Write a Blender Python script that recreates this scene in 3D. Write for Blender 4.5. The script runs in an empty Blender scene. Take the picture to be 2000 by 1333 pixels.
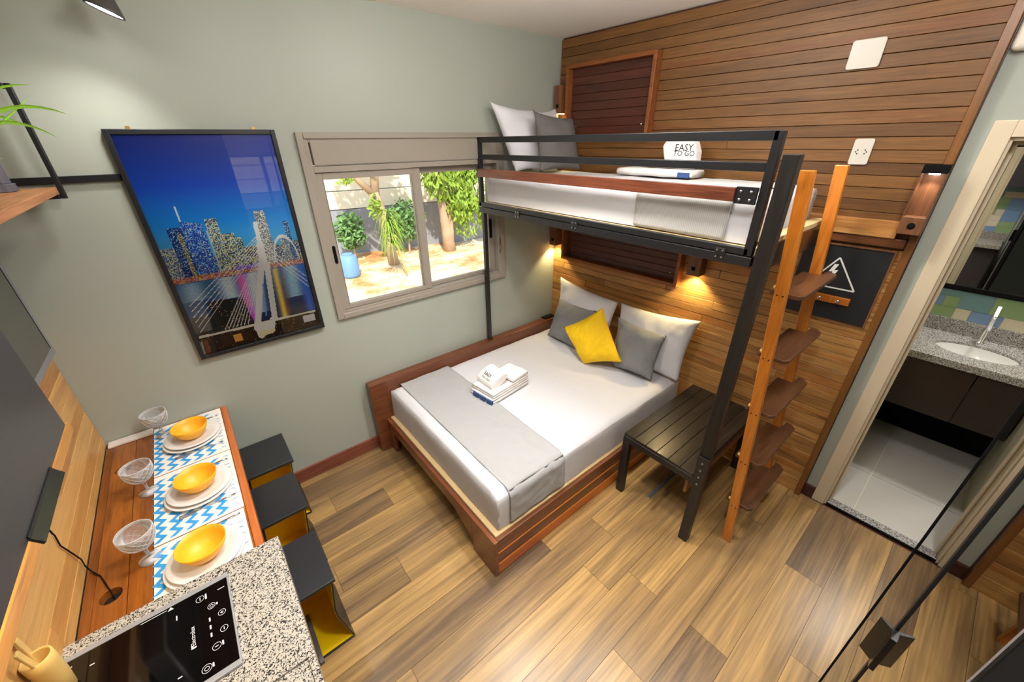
import bpy, bmesh, math, random
import numpy as np
from mathutils import Vector, Matrix, noise
from math import sin, cos, pi, radians, sqrt, atan2

random.seed(7)
scn = bpy.context.scene
col = scn.collection

# ------------------------------------------------------------------ camera
cam_d = bpy.data.cameras.new('camera'); cam = bpy.data.objects.new('camera', cam_d); col.objects.link(cam)
yaw, pit, rol = radians(39.114), radians(27.342), radians(-0.737)
f = Vector((sin(yaw)*cos(pit), cos(yaw)*cos(pit), -sin(pit)))
rt = Vector((cos(yaw), -sin(yaw), 0)); up = rt.cross(f)
r2 = rt*cos(rol)+up*sin(rol); u2 = -rt*sin(rol)+up*cos(rol)
M = Matrix((r2, u2, -f)).transposed().to_4x4(); M.translation = Vector((0, 0, 2.1))
cam.matrix_world = M
cam_d.sensor_width = 36; cam_d.lens = 36*758.7/2000; cam_d.clip_start = 0.02; cam_d.clip_end = 200
scn.camera = cam

# ------------------------------------------------------------------ world, sun, exposure
w = bpy.data.worlds.new('world'); scn.world = w; w.use_nodes = True
nt = w.node_tree; nt.nodes.clear()
sky = nt.nodes.new('ShaderNodeTexSky'); sky.sky_type = 'NISHITA'; sky.sun_disc = False
sky.sun_elevation = radians(48); sky.sun_rotation = radians(200)
bg = nt.nodes.new('ShaderNodeBackground'); bg.inputs[1].default_value = 0.24
wo = nt.nodes.new('ShaderNodeOutputWorld')
nt.links.new(sky.outputs[0], bg.inputs[0]); nt.links.new(bg.outputs[0], wo.inputs[0])
sun_d = bpy.data.lights.new('sun', 'SUN'); sun_d.energy = 4.2; sun_d.angle = radians(1); sun_d.color = (1, .95, .86)
sun = bpy.data.objects.new('sun', sun_d); col.objects.link(sun)
sun.rotation_euler = Vector((-0.45, -1.0, 1.15)).to_track_quat('Z', 'Y').to_euler()
vs = scn.view_settings
vs.view_transform = 'Standard'; vs.look = 'None'; vs.gamma = 1; vs.use_curve_mapping = False
vs.exposure = 0.68

def area(name, loc, size, energy, color=(1, .95, .88), target=None, shape='DISK'):
    d = bpy.data.lights.new(name, 'AREA'); d.shape = shape; d.size = size; d.energy = energy; d.color = color
    o = bpy.data.objects.new(name, d); col.objects.link(o); o.location = loc
    if target is not None:
        o.rotation_euler = (Vector(loc)-Vector(target)).to_track_quat('Z', 'Y').to_euler()
    return o
def spot(name, loc, target, energy, ang=70, color=(1, .9, .75), size=.02, blend=.6):
    d = bpy.data.lights.new(name, 'SPOT'); d.energy = energy; d.spot_size = radians(ang); d.spot_blend = blend
    d.color = color; d.shadow_soft_size = size
    o = bpy.data.objects.new(name, d); col.objects.link(o); o.location = loc
    o.rotation_euler = (Vector(loc)-Vector(target)).to_track_quat('Z', 'Y').to_euler()
    return o
FILL_LAMPS = [(1.20, 1.38, 14), (0.42, 1.25, 12), (0.75, 0.28, 14), (1.72, .85, 9), (1.95, .12, 7)]  # unseen lamps added at the ceiling to brighten the room
for i, (x, y, e) in enumerate(FILL_LAMPS):
    area('fill_lamp_light', (x, y, 2.64), .22, e*.47, (1, .97, .925)).data.spread = radians(128)
    d = bpy.data.lights.new('fill_lamp_light', 'POINT'); d.energy = e*.56; d.shadow_soft_size = .09; d.color = (1, .97, .93)
    o = bpy.data.objects.new('fill_lamp_light', d); col.objects.link(o); o.location = (x, y, 2.60)
area('bathroom_lamp_light', (3.82, -.35, 2.34), .14, 10, (1, .97, .93))

# ------------------------------------------------------------------ materials
def newmat(name):
    m = bpy.data.materials.new(name); m.use_nodes = True
    n = m.node_tree.nodes; return m, n, m.node_tree.links, n['Principled BSDF']
def lin(c):
    return tuple(((v/255)/12.92 if v/255 <= .04045 else ((v/255+.055)/1.055)**2.4) for v in c)+(1,)
def plain(name, c, rough=.5, metal=0, bump=0, bdist=.002, bscale=200, var=0, coat=0, spec=.5, trans=0):
    m, n, l, b = newmat(name)
    b.inputs['Base Color'].default_value = lin(c); b.inputs['Roughness'].default_value = rough
    b.inputs['Metallic'].default_value = metal; b.inputs['Coat Weight'].default_value = coat
    b.inputs['Specular IOR Level'].default_value = spec
    if trans: b.inputs['Transmission Weight'].default_value = trans
    g = n.new('ShaderNodeNewGeometry')
    nz = n.new('ShaderNodeTexNoise'); nz.inputs['Scale'].default_value = bscale; nz.inputs['Detail'].default_value = 4
    l.new(g.outputs['Position'], nz.inputs['Vector'])
    if bump:
        bp = n.new('ShaderNodeBump'); bp.inputs['Strength'].default_value = bump; bp.inputs['Distance'].default_value = bdist
        l.new(nz.outputs['Fac'], bp.inputs['Height']); l.new(bp.outputs[0], b.inputs['Normal'])
    if var:
        mx = n.new('ShaderNodeMix'); mx.data_type = 'RGBA'; mx.blend_type = 'MULTIPLY'
        nz2 = n.new('ShaderNodeTexNoise'); nz2.inputs['Scale'].default_value = bscale/12; l.new(g.outputs['Position'], nz2.inputs['Vector'])
        mp = n.new('ShaderNodeMapRange'); mp.inputs['To Min'].default_value = 1-var; mp.inputs['To Max'].default_value = 1+var*.3
        l.new(nz2.outputs['Fac'], mp.inputs['Value'])
        mx.inputs[0].default_value = 1; mx.inputs[6].default_value = lin(c); l.new(mp.outputs[0], mx.inputs[7])
        l.new(mx.outputs[2], b.inputs['Base Color'])
    return m
def wood(name, cols, axis=1, rough=.4, across=14, along=1.2, rnd=.6, coat=0, fine=.35, streak=.5, bump=.15):
    m, n, l, b = newmat(name)
    g = n.new('ShaderNodeNewGeometry'); oi = n.new('ShaderNodeObjectInfo')
    off = n.new('ShaderNodeVectorMath'); off.operation = 'MULTIPLY_ADD'
    off.inputs[0].default_value = (37.1, 19.7, 53.3); l.new(oi.outputs['Random'], off.inputs[1]); l.new(g.outputs['Position'], off.inputs[2])
    mp = n.new('ShaderNodeMapping')
    s = [across]*3; s[axis] = along; mp.inputs['Scale'].default_value = s
    l.new(off.outputs[0], mp.inputs['Vector'])
    nz = n.new('ShaderNodeTexNoise'); nz.inputs['Scale'].default_value = 1; nz.inputs['Detail'].default_value = 5
    nz.inputs['Distortion'].default_value = .8; nz.inputs['Roughness'].default_value = .62
    l.new(mp.outputs[0], nz.inputs['Vector'])
    mp2 = n.new('ShaderNodeMapping'); s2 = [across*9]*3; s2[axis] = along*2.5; mp2.inputs['Scale'].default_value = s2
    l.new(off.outputs[0], mp2.inputs['Vector'])
    nf = n.new('ShaderNodeTexNoise'); nf.inputs['Scale'].default_value = 1; nf.inputs['Detail'].default_value = 3
    l.new(mp2.outputs[0], nf.inputs['Vector'])
    a = n.new('ShaderNodeMath'); a.operation = 'MULTIPLY'; a.inputs[1].default_value = rnd; l.new(oi.outputs['Random'], a.inputs[0])
    st = n.new('ShaderNodeMapRange'); st.inputs['From Min'].default_value = .3; st.inputs['From Max'].default_value = .7
    st.inputs['To Min'].default_value = 0; st.inputs['To Max'].default_value = 1-rnd; l.new(nz.outputs['Fac'], st.inputs['Value'])
    ad = n.new('ShaderNodeMath'); ad.operation = 'ADD'; l.new(a.outputs[0], ad.inputs[0]); l.new(st.outputs[0], ad.inputs[1])
    cr = n.new('ShaderNodeValToRGB'); e = cr.color_ramp.elements
    while len(e) < len(cols): e.new(.5)
    for i, c in enumerate(cols):
        e[i].position = i/(len(cols)-1); e[i].color = lin(c)
    l.new(ad.outputs[0], cr.inputs[0])
    mf = n.new('ShaderNodeMapRange'); mf.inputs['From Min'].default_value = .3; mf.inputs['From Max'].default_value = .7
    mf.inputs['To Min'].default_value = 1-fine; mf.inputs['To Max'].default_value = 1+fine*.35; l.new(nf.outputs['Fac'], mf.inputs['Value'])
    # dark elongated streaks
    mp3 = n.new('ShaderNodeMapping'); s3 = [across*1.6]*3; s3[axis] = along*1.4; mp3.inputs['Scale'].default_value = s3; mp3.inputs['Location'].default_value = (3, 7, 11)
    l.new(off.outputs[0], mp3.inputs['Vector'])
    n3 = n.new('ShaderNodeTexNoise'); n3.inputs['Detail'].default_value = 4; n3.inputs['Scale'].default_value = 1; l.new(mp3.outputs[0], n3.inputs['Vector'])
    m3 = n.new('ShaderNodeMapRange'); m3.inputs['From Min'].default_value = .62; m3.inputs['From Max'].default_value = .74
    m3.inputs['To Min'].default_value = 1; m3.inputs['To Max'].default_value = 1-streak; l.new(n3.outputs['Fac'], m3.inputs['Value'])
    mu = n.new('ShaderNodeMath'); mu.operation = 'MULTIPLY'; l.new(mf.outputs[0], mu.inputs[0]); l.new(m3.outputs[0], mu.inputs[1])
    mx = n.new('ShaderNodeMix'); mx.data_type = 'RGBA'; mx.blend_type = 'MULTIPLY'; mx.inputs[0].default_value = 1
    l.new(cr.outputs[0], mx.inputs[6]); l.new(mu.outputs[0], mx.inputs[7]); l.new(mx.outputs[2], b.inputs['Base Color'])
    b.inputs['Roughness'].default_value = rough; b.inputs['Coat Weight'].default_value = coat; b.inputs['Coat Roughness'].default_value = .12
    if bump:
        bp = n.new('ShaderNodeBump'); bp.inputs['Strength'].default_value = bump; bp.inputs['Distance'].default_value = .001
        l.new(nf.outputs['Fac'], bp.inputs['Height']); l.new(bp.outputs[0], b.inputs['Normal'])
    return m
def granite(name, stops, scale=330, rough=.25):
    m, n, l, b = newmat(name)
    g = n.new('ShaderNodeNewGeometry')
    v = n.new('ShaderNodeTexVoronoi'); v.inputs['Scale'].default_value = scale; l.new(g.outputs['Position'], v.inputs['Vector'])
    nz = n.new('ShaderNodeTexNoise'); nz.inputs['Scale'].default_value = scale*.45; nz.inputs['Detail'].default_value = 3; l.new(g.outputs['Position'], nz.inputs['Vector'])
    sp = n.new('ShaderNodeSeparateColor'); l.new(v.outputs['Color'], sp.inputs[0])
    ad = n.new('ShaderNodeMath'); ad.operation = 'MULTIPLY_ADD'; ad.inputs[1].default_value = .55
    sc = n.new('ShaderNodeMath'); sc.operation = 'MULTIPLY'; sc.inputs[1].default_value = .75; l.new(nz.outputs['Fac'], sc.inputs[0])
    l.new(sp.outputs[0], ad.inputs[0]); l.new(sc.outputs[0], ad.inputs[2])
    cr = n.new('ShaderNodeValToRGB'); cr.color_ramp.interpolation = 'LINEAR'; e = cr.color_ramp.elements
    while len(e) < len(stops): e.new(.5)
    for i, (p, c) in enumerate(stops): e[i].position = p; e[i].color = lin(c)
    l.new(ad.outputs[0], cr.inputs[0]); l.new(cr.outputs[0], b.inputs['Base Color']); b.inputs['Roughness'].default_value = rough
    return m
def emis(name, c, s):
    m, n, l, b = newmat(name); b.inputs['Base Color'].default_value = lin(c)
    b.inputs['Emission Color'].default_value = lin(c); b.inputs['Emission Strength'].default_value = s
    return m
def glassy(name, tint=(255, 255, 255), fac=1.0, ior=1.45, rough=0.0):
    m, n, l, b = newmat(name)
    tr = n.new('ShaderNodeBsdfTransparent'); tr.inputs[0].default_value = lin(tint)
    gl = n.new('ShaderNodeBsdfGlossy'); gl.inputs['Roughness'].default_value = rough
    fr = n.new('ShaderNodeFresnel'); fr.inputs[0].default_value = ior
    ml = n.new('ShaderNodeMath'); ml.operation = 'MULTIPLY'; ml.inputs[1].default_value = fac; ml.use_clamp = True; l.new(fr.outputs[0], ml.inputs[0])
    mx = n.new('ShaderNodeMixShader'); l.new(ml.outputs[0], mx.inputs[0]); l.new(tr.outputs[0], mx.inputs[1]); l.new(gl.outputs[0], mx.inputs[2])
    l.new(mx.outputs[0], n['Material Output'].inputs[0])
    return m
def facecol(name, rough=.3, coat=0):
    m, n, l, b = newmat(name); a = n.new('ShaderNodeVertexColor'); a.layer_name = 'Col'
    l.new(a.outputs[0], b.inputs['Base Color']); b.inputs['Roughness'].default_value = rough; b.inputs['Coat Weight'].default_value = coat
    return m

SAGE = plain('sage_paint', (167, 172, 161), .45, bump=.05, bscale=150)
WHITE = plain('white_ceiling_paint', (244, 238, 228), .8, bump=.05)
CREAM = plain('cream_door_paint', (218, 202, 174), .4)
BLACK = plain('black_metal', (26, 27, 30), .38, bump=.06, bscale=400)
BLACKG = plain('black_gloss_panel', (22, 22, 24), .22, bump=.02)
CABBLACK = plain('black_cabinet_laminate', (62, 60, 62), .3)
BLACKM = plain('black_matt', (12, 12, 13), .85, spec=.15)
CHALK = plain('chalkboard_black', (26, 29, 33), .5)
CHROME = plain('chrome', (210, 210, 215), .2, 1)
STEEL = plain('brushed_steel', (176, 178, 184), .28, .9, bump=.05, bscale=500)
ALU = plain('taupe_aluminium', (158, 149, 137), .4, .1)
ALUD = plain('dark_rubber_seal', (70, 64, 58), .6)
PLASTW = plain('white_plastic', (204, 198, 186), .35)
SHEET = plain('white_cotton_sheet', (206, 204, 207), .85, bump=.35, bdist=.008, bscale=9)
SHEET2 = plain('white_pillow_cotton', (222, 221, 226), .8, bump=.4, bdist=.012, bscale=11)
RUNNER = plain('light_grey_cotton', (166, 165, 165), .85, bump=.6, bdist=.012, bscale=8)
GREYV = plain('grey_velvet', (136, 137, 138), .85, bump=.8, bdist=.02, bscale=13, var=.12)
DGREYV = plain('dark_grey_velvet', (104, 100, 98), .9, bump=.4, bscale=60)
YELV = plain('yellow_velvet', (252, 204, 0), .75, bump=.8, bdist=.02, bscale=13, var=.08)
TOWEL = plain('white_terry', (230, 226, 222), .95, bump=.8, bscale=420)
NAVY = plain('navy_print', (52, 78, 130), .8)
INK = plain('ink_print', (36, 38, 60), .8)
YELLOW = plain('yellow_powdercoat', (255, 212, 12), .35)
BOWLY = plain('yellow_bowl_plastic', (250, 180, 40), .4)
PORC = plain('white_porcelain', (228, 226, 224), .15)
LEAF = plain('green_leaf', (160, 220, 60), .5, var=.3, bscale=60)
FLEAF = plain('garden_foliage', (150, 180, 60), .6, var=.45, bscale=40)
FLEAF2 = plain('garden_foliage_dark', (110, 150, 84), .6, var=.45, bscale=40)
BARK = plain('bark', (190, 160, 130), .9, bump=1, bscale=60, var=.4)
UTW = plain('pale_bamboo', (226, 188, 112), .5, var=.15, bscale=60)
PLY = plain('pale_plywood', (214, 186, 132), .6, var=.15, bscale=60)
BEIGEBASE = plain('beige_box_base_fabric', (222, 192, 140), .85, bump=.2)
FLOORW = wood('vinyl_plank_floor', [(90, 71, 52), (126, 99, 68), (157, 124, 79), (186, 147, 90), (201, 164, 106)], 0, .3, 10, .8, .42, fine=.34, streak=.35)
WALLW = wood('reclaimed_wall_planks', [(82, 51, 22), (102, 66, 28), (120, 80, 36), (130, 87, 40), (116, 64, 26)], 1, .5, 18, .9, .6, fine=.3, streak=.55)
WALLL = wood('honey_wall_planks', [(112, 72, 38), (168, 118, 62), (200, 150, 86), (178, 116, 56), (214, 168, 104)], 1, .48, 22, 1.0, .62, fine=.32, streak=.7)
DARKW = wood('dark_mahogany', [(66, 30, 20), (84, 40, 26), (100, 52, 36)], 1, .35, 16, 1.2, .4, fine=.3)
ORW = wood('orange_varnished_wood', [(170, 88, 24), (194, 112, 34), (210, 132, 48)], 2, .28, 24, 2.5, .3, fine=.2, coat=.3, streak=.3)
FRAMEW = wood('frame_wood', [(120, 66, 30), (146, 84, 38), (164, 102, 50)], 1, .35, 22, 2, .3, fine=.25)
REDW = wood('red_brown_rail_wood', [(92, 48, 30), (120, 64, 42), (146, 84, 56)], 1, .35, 24, 2, .2, fine=.35)
BEDW = wood('bed_hardwood', [(92, 50, 30), (118, 66, 38), (140, 82, 48)], 0, .35, 24, 2, .3, fine=.3, coat=.2)
BEDWY = wood('bed_hardwood_foot', [(104, 54, 30), (128, 68, 36), (146, 82, 46)], 1, .35, 24, 2, .3, fine=.3, coat=.2)
BEDO = wood('bed_orange_hardwood', [(176, 80, 22), (204, 102, 30), (220, 128, 44)], 0, .3, 24, 2, .3, fine=.25, coat=.2)
TREADW = wood('tread_wood', [(70, 44, 28), (92, 58, 36), (112, 72, 46)], 0, .35, 20, 2, .5, fine=.25, coat=.2)
BASEW = wood('baseboard_wood', [(112, 58, 42), (136, 74, 54), (146, 84, 62)], 0, .4, 40, 2, .2, fine=.4)
BASED = wood('dark_baseboard_wood', [(58, 28, 18), (74, 36, 24), (84, 44, 30)], 1, .4, 40, 2, .2, fine=.3)
BLKW = wood('black_stained_wood', [(26, 22, 20), (38, 32, 28), (56, 48, 42)], 0, .32, 30, 1.6, .3, fine=.4, coat=.15)
BLKWZ = wood('black_stained_post', [(14, 12, 11), (26, 22, 20), (48, 40, 34)], 2, .45, 60, 2, .2, fine=.5)
TABW = wood('orange_table_planks', [(92, 48, 22), (130, 72, 28), (158, 92, 32), (190, 120, 38)], 1, .2, 14, 2.2, .5, fine=.2, coat=.5, streak=.4)
SHELFW = wood('shelf_wood', [(150, 96, 58), (176, 118, 74), (196, 140, 92)], 1, .5, 30, 2, .2, fine=.3)
PANW = wood('pine_backsplash_planks', [(176, 116, 66), (206, 152, 84), (222, 174, 104), (190, 132, 84)], 1, .4, 16, 2, .65, fine=.15, streak=.35)
SCONW = wood('sconce_wood', [(96, 60, 36), (118, 76, 46), (138, 92, 58)], 2, .45, 30, 3, .3, fine=.25)
GRAN = granite('white_speckled_granite', [(.44, (34, 34, 34)), (.52, (92, 90, 88)), (.60, (168, 162, 154)), (.68, (190, 184, 174)), (.90, (180, 172, 160))])
GRANB = granite('grey_granite', [(.42, (60, 60, 60)), (.55, (118, 116, 114)), (.66, (166, 162, 158)), (.85, (200, 196, 190))])
WGLASS = glassy('window_glass', (250, 252, 250), .8)
PGLASS = glassy('picture_glass', (255, 255, 255), 1.1, 1.5)
GOBLET = None
def cutglass():
    m, n, l, b = newmat('pressed_glass')
    b.inputs['Base Color'].default_value = (.9, .9, .92, 1); b.inputs['Roughness'].default_value = .06
    tr = n.new('ShaderNodeBsdfTransparent'); tr.inputs[0].default_value = (.97, .97, .97, 1)
    fr = n.new('ShaderNodeFresnel'); fr.inputs[0].default_value = 1.5
    ml = n.new('ShaderNodeMath'); ml.operation = 'MULTIPLY_ADD'; ml.inputs[1].default_value = 1.4; ml.inputs[2].default_value = .10; ml.use_clamp = True; l.new(fr.outputs[0], ml.inputs[0])
    mx = n.new('ShaderNodeMixShader'); l.new(ml.outputs[0], mx.inputs[0]); l.new(tr.outputs[0], mx.inputs[1]); l.new(b.outputs[0], mx.inputs[2])
    l.new(mx.outputs[0], n['Material Output'].inputs[0]); return m
GOBLET = cutglass()
def cutline():
    m, n, l, b = newmat('cut_glass_ridge'); b.inputs['Base Color'].default_value = (.92, .92, .95, 1); b.inputs['Roughness'].default_value = .08
    tr = n.new('ShaderNodeBsdfTransparent'); mx = n.new('ShaderNodeMixShader'); mx.inputs[0].default_value = .5
    l.new(tr.outputs[0], mx.inputs[1]); l.new(b.outputs[0], mx.inputs[2]); l.new(mx.outputs[0], n['Material Output'].inputs[0]); return m
CUTG = cutline()
MIRROR = plain('mirrored_glass', (205, 206, 203), .0, 1)
TVSCR = plain('tv_screen', (66, 68, 62), .12, spec=.8)
TVFR = plain('tv_bezel_grey', (126, 126, 134), .35)
HOBG = plain('black_ceramic_glass', (6, 6, 8), .05, spec=.7)
TILEG = plain('grey_floor_tile', (196, 192, 186), .3, var=.06, bscale=60)
GROUT = plain('pale_grout', (224, 216, 196), .7)
WALLPK = plain('outer_render', (120, 116, 110), .9)
LAMPW = emis('lamp_glow_white', (255, 252, 246), 14)
LAMPY = emis('lamp_glow_warm', (255, 214, 130), 10)

# ------------------------------------------------------------------ mesh helpers
ROOT = {}
class B:
    def __init__(s): s.v = []; s.f = []; s.T = None
    def add(s, vs_, fs):
        o = len(s.v); s.v += [tuple(v) for v in vs_]; s.f += [tuple(i+o for i in f_) for f_ in fs]; return s
    def box(s, x0, x1, y0, y1, z0, z1):
        V = [(x, y, z) for x in (x0, x1) for y in (y0, y1) for z in (z0, z1)]
        return s.add(V, [(0, 1, 3, 2), (4, 6, 7, 5), (0, 4, 5, 1), (2, 3, 7, 6), (0, 2, 6, 4), (1, 5, 7, 3)])
    def beam(s, a, b, w, h, upv=(0, 0, 1)):
        a, b = Vector(a), Vector(b); d = (b-a).normalized(); u = Vector(upv)
        side = d.cross(u).normalized(); u = side.cross(d).normalized()
        V = []
        for p in (a, b):
            for i, j in ((-1, -1), (1, -1), (1, 1), (-1, 1)):
                V.append(p+side*(i*w/2)+u*(j*h/2))
        return s.add(V, [(0, 1, 2, 3), (7, 6, 5, 4), (0, 4, 5, 1), (1, 5, 6, 2), (2, 6, 7, 3), (3, 7, 4, 0)])
    def prism(s, poly, ax, a, b):
        n = len(poly); V = []
        for c in (a, b):
            for p in poly:
                q = list(p); q.insert(ax, c); V.append(q)
        F = [tuple(range(n)), tuple(range(2*n-1, n-1, -1))]+[(i, i+n, (i+1) % n+n, (i+1) % n) for i in range(n)]
        return s.add(V, F)
    def tube(s, pts, r, n=8, cap=True):
        pts = [Vector(p) for p in pts]; rs = r if isinstance(r, (list, tuple)) else [r]*len(pts)
        V = []; ref = Vector((0, 0, 1))
        for i, p in enumerate(pts):
            d = (pts[min(i+1, len(pts)-1)]-pts[max(i-1, 0)]).normalized()
            if abs(d.dot(ref)) > .95: ref2 = Vector((1, 0, 0))
            else: ref2 = ref
            a = d.cross(ref2).normalized(); c = d.cross(a)
            for k in range(n):
                t = 2*pi*k/n; V.append(p+(a*cos(t)+c*sin(t))*rs[i])
        F = []
        for i in range(len(pts)-1):
            for k in range(n):
                F.append((i*n+k, i*n+(k+1) % n, (i+1)*n+(k+1) % n, (i+1)*n+k))
        if cap: F += [tuple(range(n-1, -1, -1)), tuple(range((len(pts)-1)*n, len(pts)*n))]
        return s.add(V, F)
    def lathe(s, prof, c=(0, 0, 0), n=32, close=True):
        V = []; F = []
        for r, z in prof:
            for k in range(n):
                t = 2*pi*k/n; V.append((c[0]+r*cos(t), c[1]+r*sin(t), c[2]+z))
        for i in range(len(prof)-1):
            for k in range(n):
                F.append((i*n+k, i*n+(k+1) % n, (i+1)*n+(k+1) % n, (i+1)*n+k))
        if close: F += [tuple(range(n-1, -1, -1)), tuple(range((len(prof)-1)*n, len(prof)*n))]
        return s.add(V, F)
    def grid(s, fn, nu, nv):
        V = [fn(i/nu, j/nv) for i in range(nu+1) for j in range(nv+1)]
        F = [(i*(nv+1)+j, (i+1)*(nv+1)+j, (i+1)*(nv+1)+j+1, i*(nv+1)+j+1) for i in range(nu) for j in range(nv)]
        return s.add(V, F)
    def xf(s, fn, start=0):
        s.v = s.v[:start]+[tuple(fn(Vector(v))) for v in s.v[start:]]; return s
    def build(s, name, mat, parent=None, smooth=False, bevel=0, seg=2, label=None, weld=False, sub=0):
        me = bpy.data.meshes.new(name)
        off = ROOT.get(parent.name, Vector()) if parent else Vector()
        me.from_pydata([Vector(v)-off for v in s.v], [], s.f)
        bm = bmesh.new(); bm.from_mesh(me)
        if weld: bmesh.ops.remove_doubles(bm, verts=bm.verts, dist=1e-5)
        bmesh.ops.recalc_face_normals(bm, faces=bm.faces)
        bm.to_mesh(me); bm.free()
        me.materials.append(mat)
        if smooth: me.polygons.foreach_set('use_smooth', [True]*len(me.polygons))
        o = bpy.data.objects.new(name, me); col.objects.link(o)
        if parent: o.parent = parent; ROOT[o.name] = off
        if bevel:
            md = o.modifiers.new('bevel', 'BEVEL'); md.width = bevel; md.segments = seg; md.limit_method = 'ANGLE'
        if sub:
            md = o.modifiers.new('subdivision', 'SUBSURF'); md.levels = sub; md.render_levels = sub
        if label: o['label'] = label
        return o
def bx(*a): return B().box(*a)
def thing(name, label, cat, loc=(0, 0, 0), group=None):
    o = bpy.data.objects.new(name, None); col.objects.link(o); o.location = loc; o.empty_display_size = .05
    ROOT[o.name] = Vector(loc); o['label'] = label; o['category'] = cat
    if group: o['group'] = group
    return o
def tag(o, label, cat, group=None, kind=None):
    o['label'] = label; o['category'] = cat
    if group: o['group'] = group
    if kind: o['kind'] = kind
    return o
def struct(o): o['kind'] = 'structure'; return o
def sthing(name, loc=(0, 0, 0)):
    o = bpy.data.objects.new(name, None); col.objects.link(o); o.location = loc; ROOT[o.name] = Vector(loc); o['kind'] = 'structure'; return o
def copy_tree(o, parent=None):
    c = o.copy(); col.objects.link(c)
    if parent: c.parent = parent
    for ch in list(o.children): copy_tree(ch, c)
    return c
def text(name, s, size, mat, M4, parent, extrude=.0004, align='CENTER', stretch=1.0):
    cu = bpy.data.curves.new(name, 'FONT'); cu.body = s; cu.size = size; cu.align_x = align; cu.align_y = 'CENTER'; cu.extrude = extrude; cu.resolution_u = 2
    to = bpy.data.objects.new(name+'_tmp', cu); col.objects.link(to)
    bpy.context.view_layer.update()
    me = bpy.data.meshes.new_from_object(to); bpy.data.objects.remove(to)
    me.transform(Matrix.Diagonal((stretch, 1, 1, 1)))
    off = ROOT.get(parent.name, Vector()) if parent else Vector()
    me.transform(Matrix.Translation(-off) @ M4); me.materials.append(mat)
    o = bpy.data.objects.new(name, me); col.objects.link(o); o.parent = parent; ROOT[o.name] = off
    return o
def basis(o, xa, ya):
    xa = Vector(xa).normalized(); ya = Vector(ya).normalized(); za = xa.cross(ya).normalized()
    m = Matrix((xa, ya, za)).transposed().to_4x4(); m.translation = Vector(o); return m

# wood wall: very slightly skewed plane; (t = y coordinate, d = distance out from its face, z)
def wx(y): return 2.500+0.0444*(2.461-y)
def WT(v):                       # x in v is "distance out of wall" negative into room
    return Vector((wx(v.y)-v.x, v.y, v.z))
WY = 2.461; LX = -0.66; CZ = 2.748

# ------------------------------------------------------------------ SETTING
fl = struct(bx(-.75, 2.66, -1.65, 2.6, -.06, -.004).build('floor', BASED))
PW = .177
def planks_floor():
    y = .80-PW*15; r = random.Random(3)
    row = 0
    known = {2.039-PW: [.505], 2.039: [.2], 1.331: [.363], 1.508: [.065], .977-PW: [1.408], .977: [1.065], 1.154: [.9]}
    while y < WY-.01:
        y1 = min(y+PW, WY-.002); x = -.66-r.random()*1.0
        for k, v in known.items():
            if abs(k-y) < .02: x = v[0]-1.22*2
        while x < 2.62:
            x1 = x+1.22
            a, b_ = max(x, -.66), min(x1, 2.62)
            if b_-a > .03:
                o = bx(a+.0008, b_-.0008, max(y, -1.6)+.0008, y1-.0008, -.004, 0).build('plank', FLOORW, fl, bevel=0)
            x = x1
        y = y+PW; row += 1
planks_floor()
# window wall with opening
wb = B()
ox0, ox1, oz0, oz1 = .60, 1.895, 1.12, 2.125
wb.box(-.8, ox0, WY, WY+.16, -.05, CZ+.02); wb.box(ox1, 2.8, WY, WY+.16, -.05, CZ+.02)
wb.box(ox0, ox1, WY, WY+.16, -.05, oz0); wb.box(ox0, ox1, WY, WY+.16, oz1, CZ+.02)
struct(wb.build('wall_back', SAGE))
struct(bx(-.8, LX, -1.65, WY, -.05, CZ+.02).build('wall_left', SAGE))
struct(bx(-.8, 4.1, -1.78, -1.65, -.05, CZ+.02).build('wall_front', SAGE))
struct(bx(-.8, 2.8, -1.78, WY+.16, CZ, CZ+.1).build('ceiling', WHITE))
# right wall: wood backing + green door wall
bk = B(); bk.box(-.12, -.022, .205, 2.52, -.02, CZ); bk.xf(WT)
wr = struct(bk.build('wall_right', BASED))
PH = .0537
r = random.Random(11)
z = 0.0; row = 0
while z < CZ-.01:
    z1 = min(z+PH, CZ-.001)
    y = .238; brk = [y]
    x = .238+r.random()*1.3
    while x < 2.40 and (z1 < 1.66 or row in (33, 38)): brk.append(x); x += .9+r.random()*1.1
    brk.append(2.46)
    brk = [b0 for i, b0 in enumerate(brk) if i == 0 or b0-brk[i-1] > .12 or i == len(brk)-1]
    lo = z1 < 1.66
    for a, b_ in zip(brk[:-1], brk[1:]):
        d = r.uniform(-.0015, .0015)
        q = B().box(-.022, -.004+d if False else 0.0+d, a+.0008, b_-.0008, z+.0012, z1-.0012).xf(WT)
        q.build('plank', WALLL if lo else WALLW, wr, bevel=.0012, seg=1)
    z = z1; row += 1
# door wall
DX = 2.64
dw = B()
dw.box(DX, DX+.14, .11, .25, -.05, CZ); dw.box(DX, DX+.14, -1.7, -.56, -.05, CZ); dw.box(DX, DX+.14, -.56, .11, 2.10, CZ)
struct(dw.build('wall_door_side', SAGE))
struct(bx(2.596, 2.66, -1.65, .203, 2.377, CZ).build('trim_2', plain('bulkhead_white', (222, 214, 200), .6), None, bevel=.02, seg=4))
# trim at end of wood wall
t1 = B().box(-.03, .018, .208, .238, 0, CZ-.002).xf(WT).build('trim_1', FRAMEW, None, bevel=.002); struct(t1); t1.data.materials[0] = wood('trim_wood', [(104, 64, 30), (126, 80, 36), (142, 94, 46)], 2, .35, 26, 2, .2, fine=.25)
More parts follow.
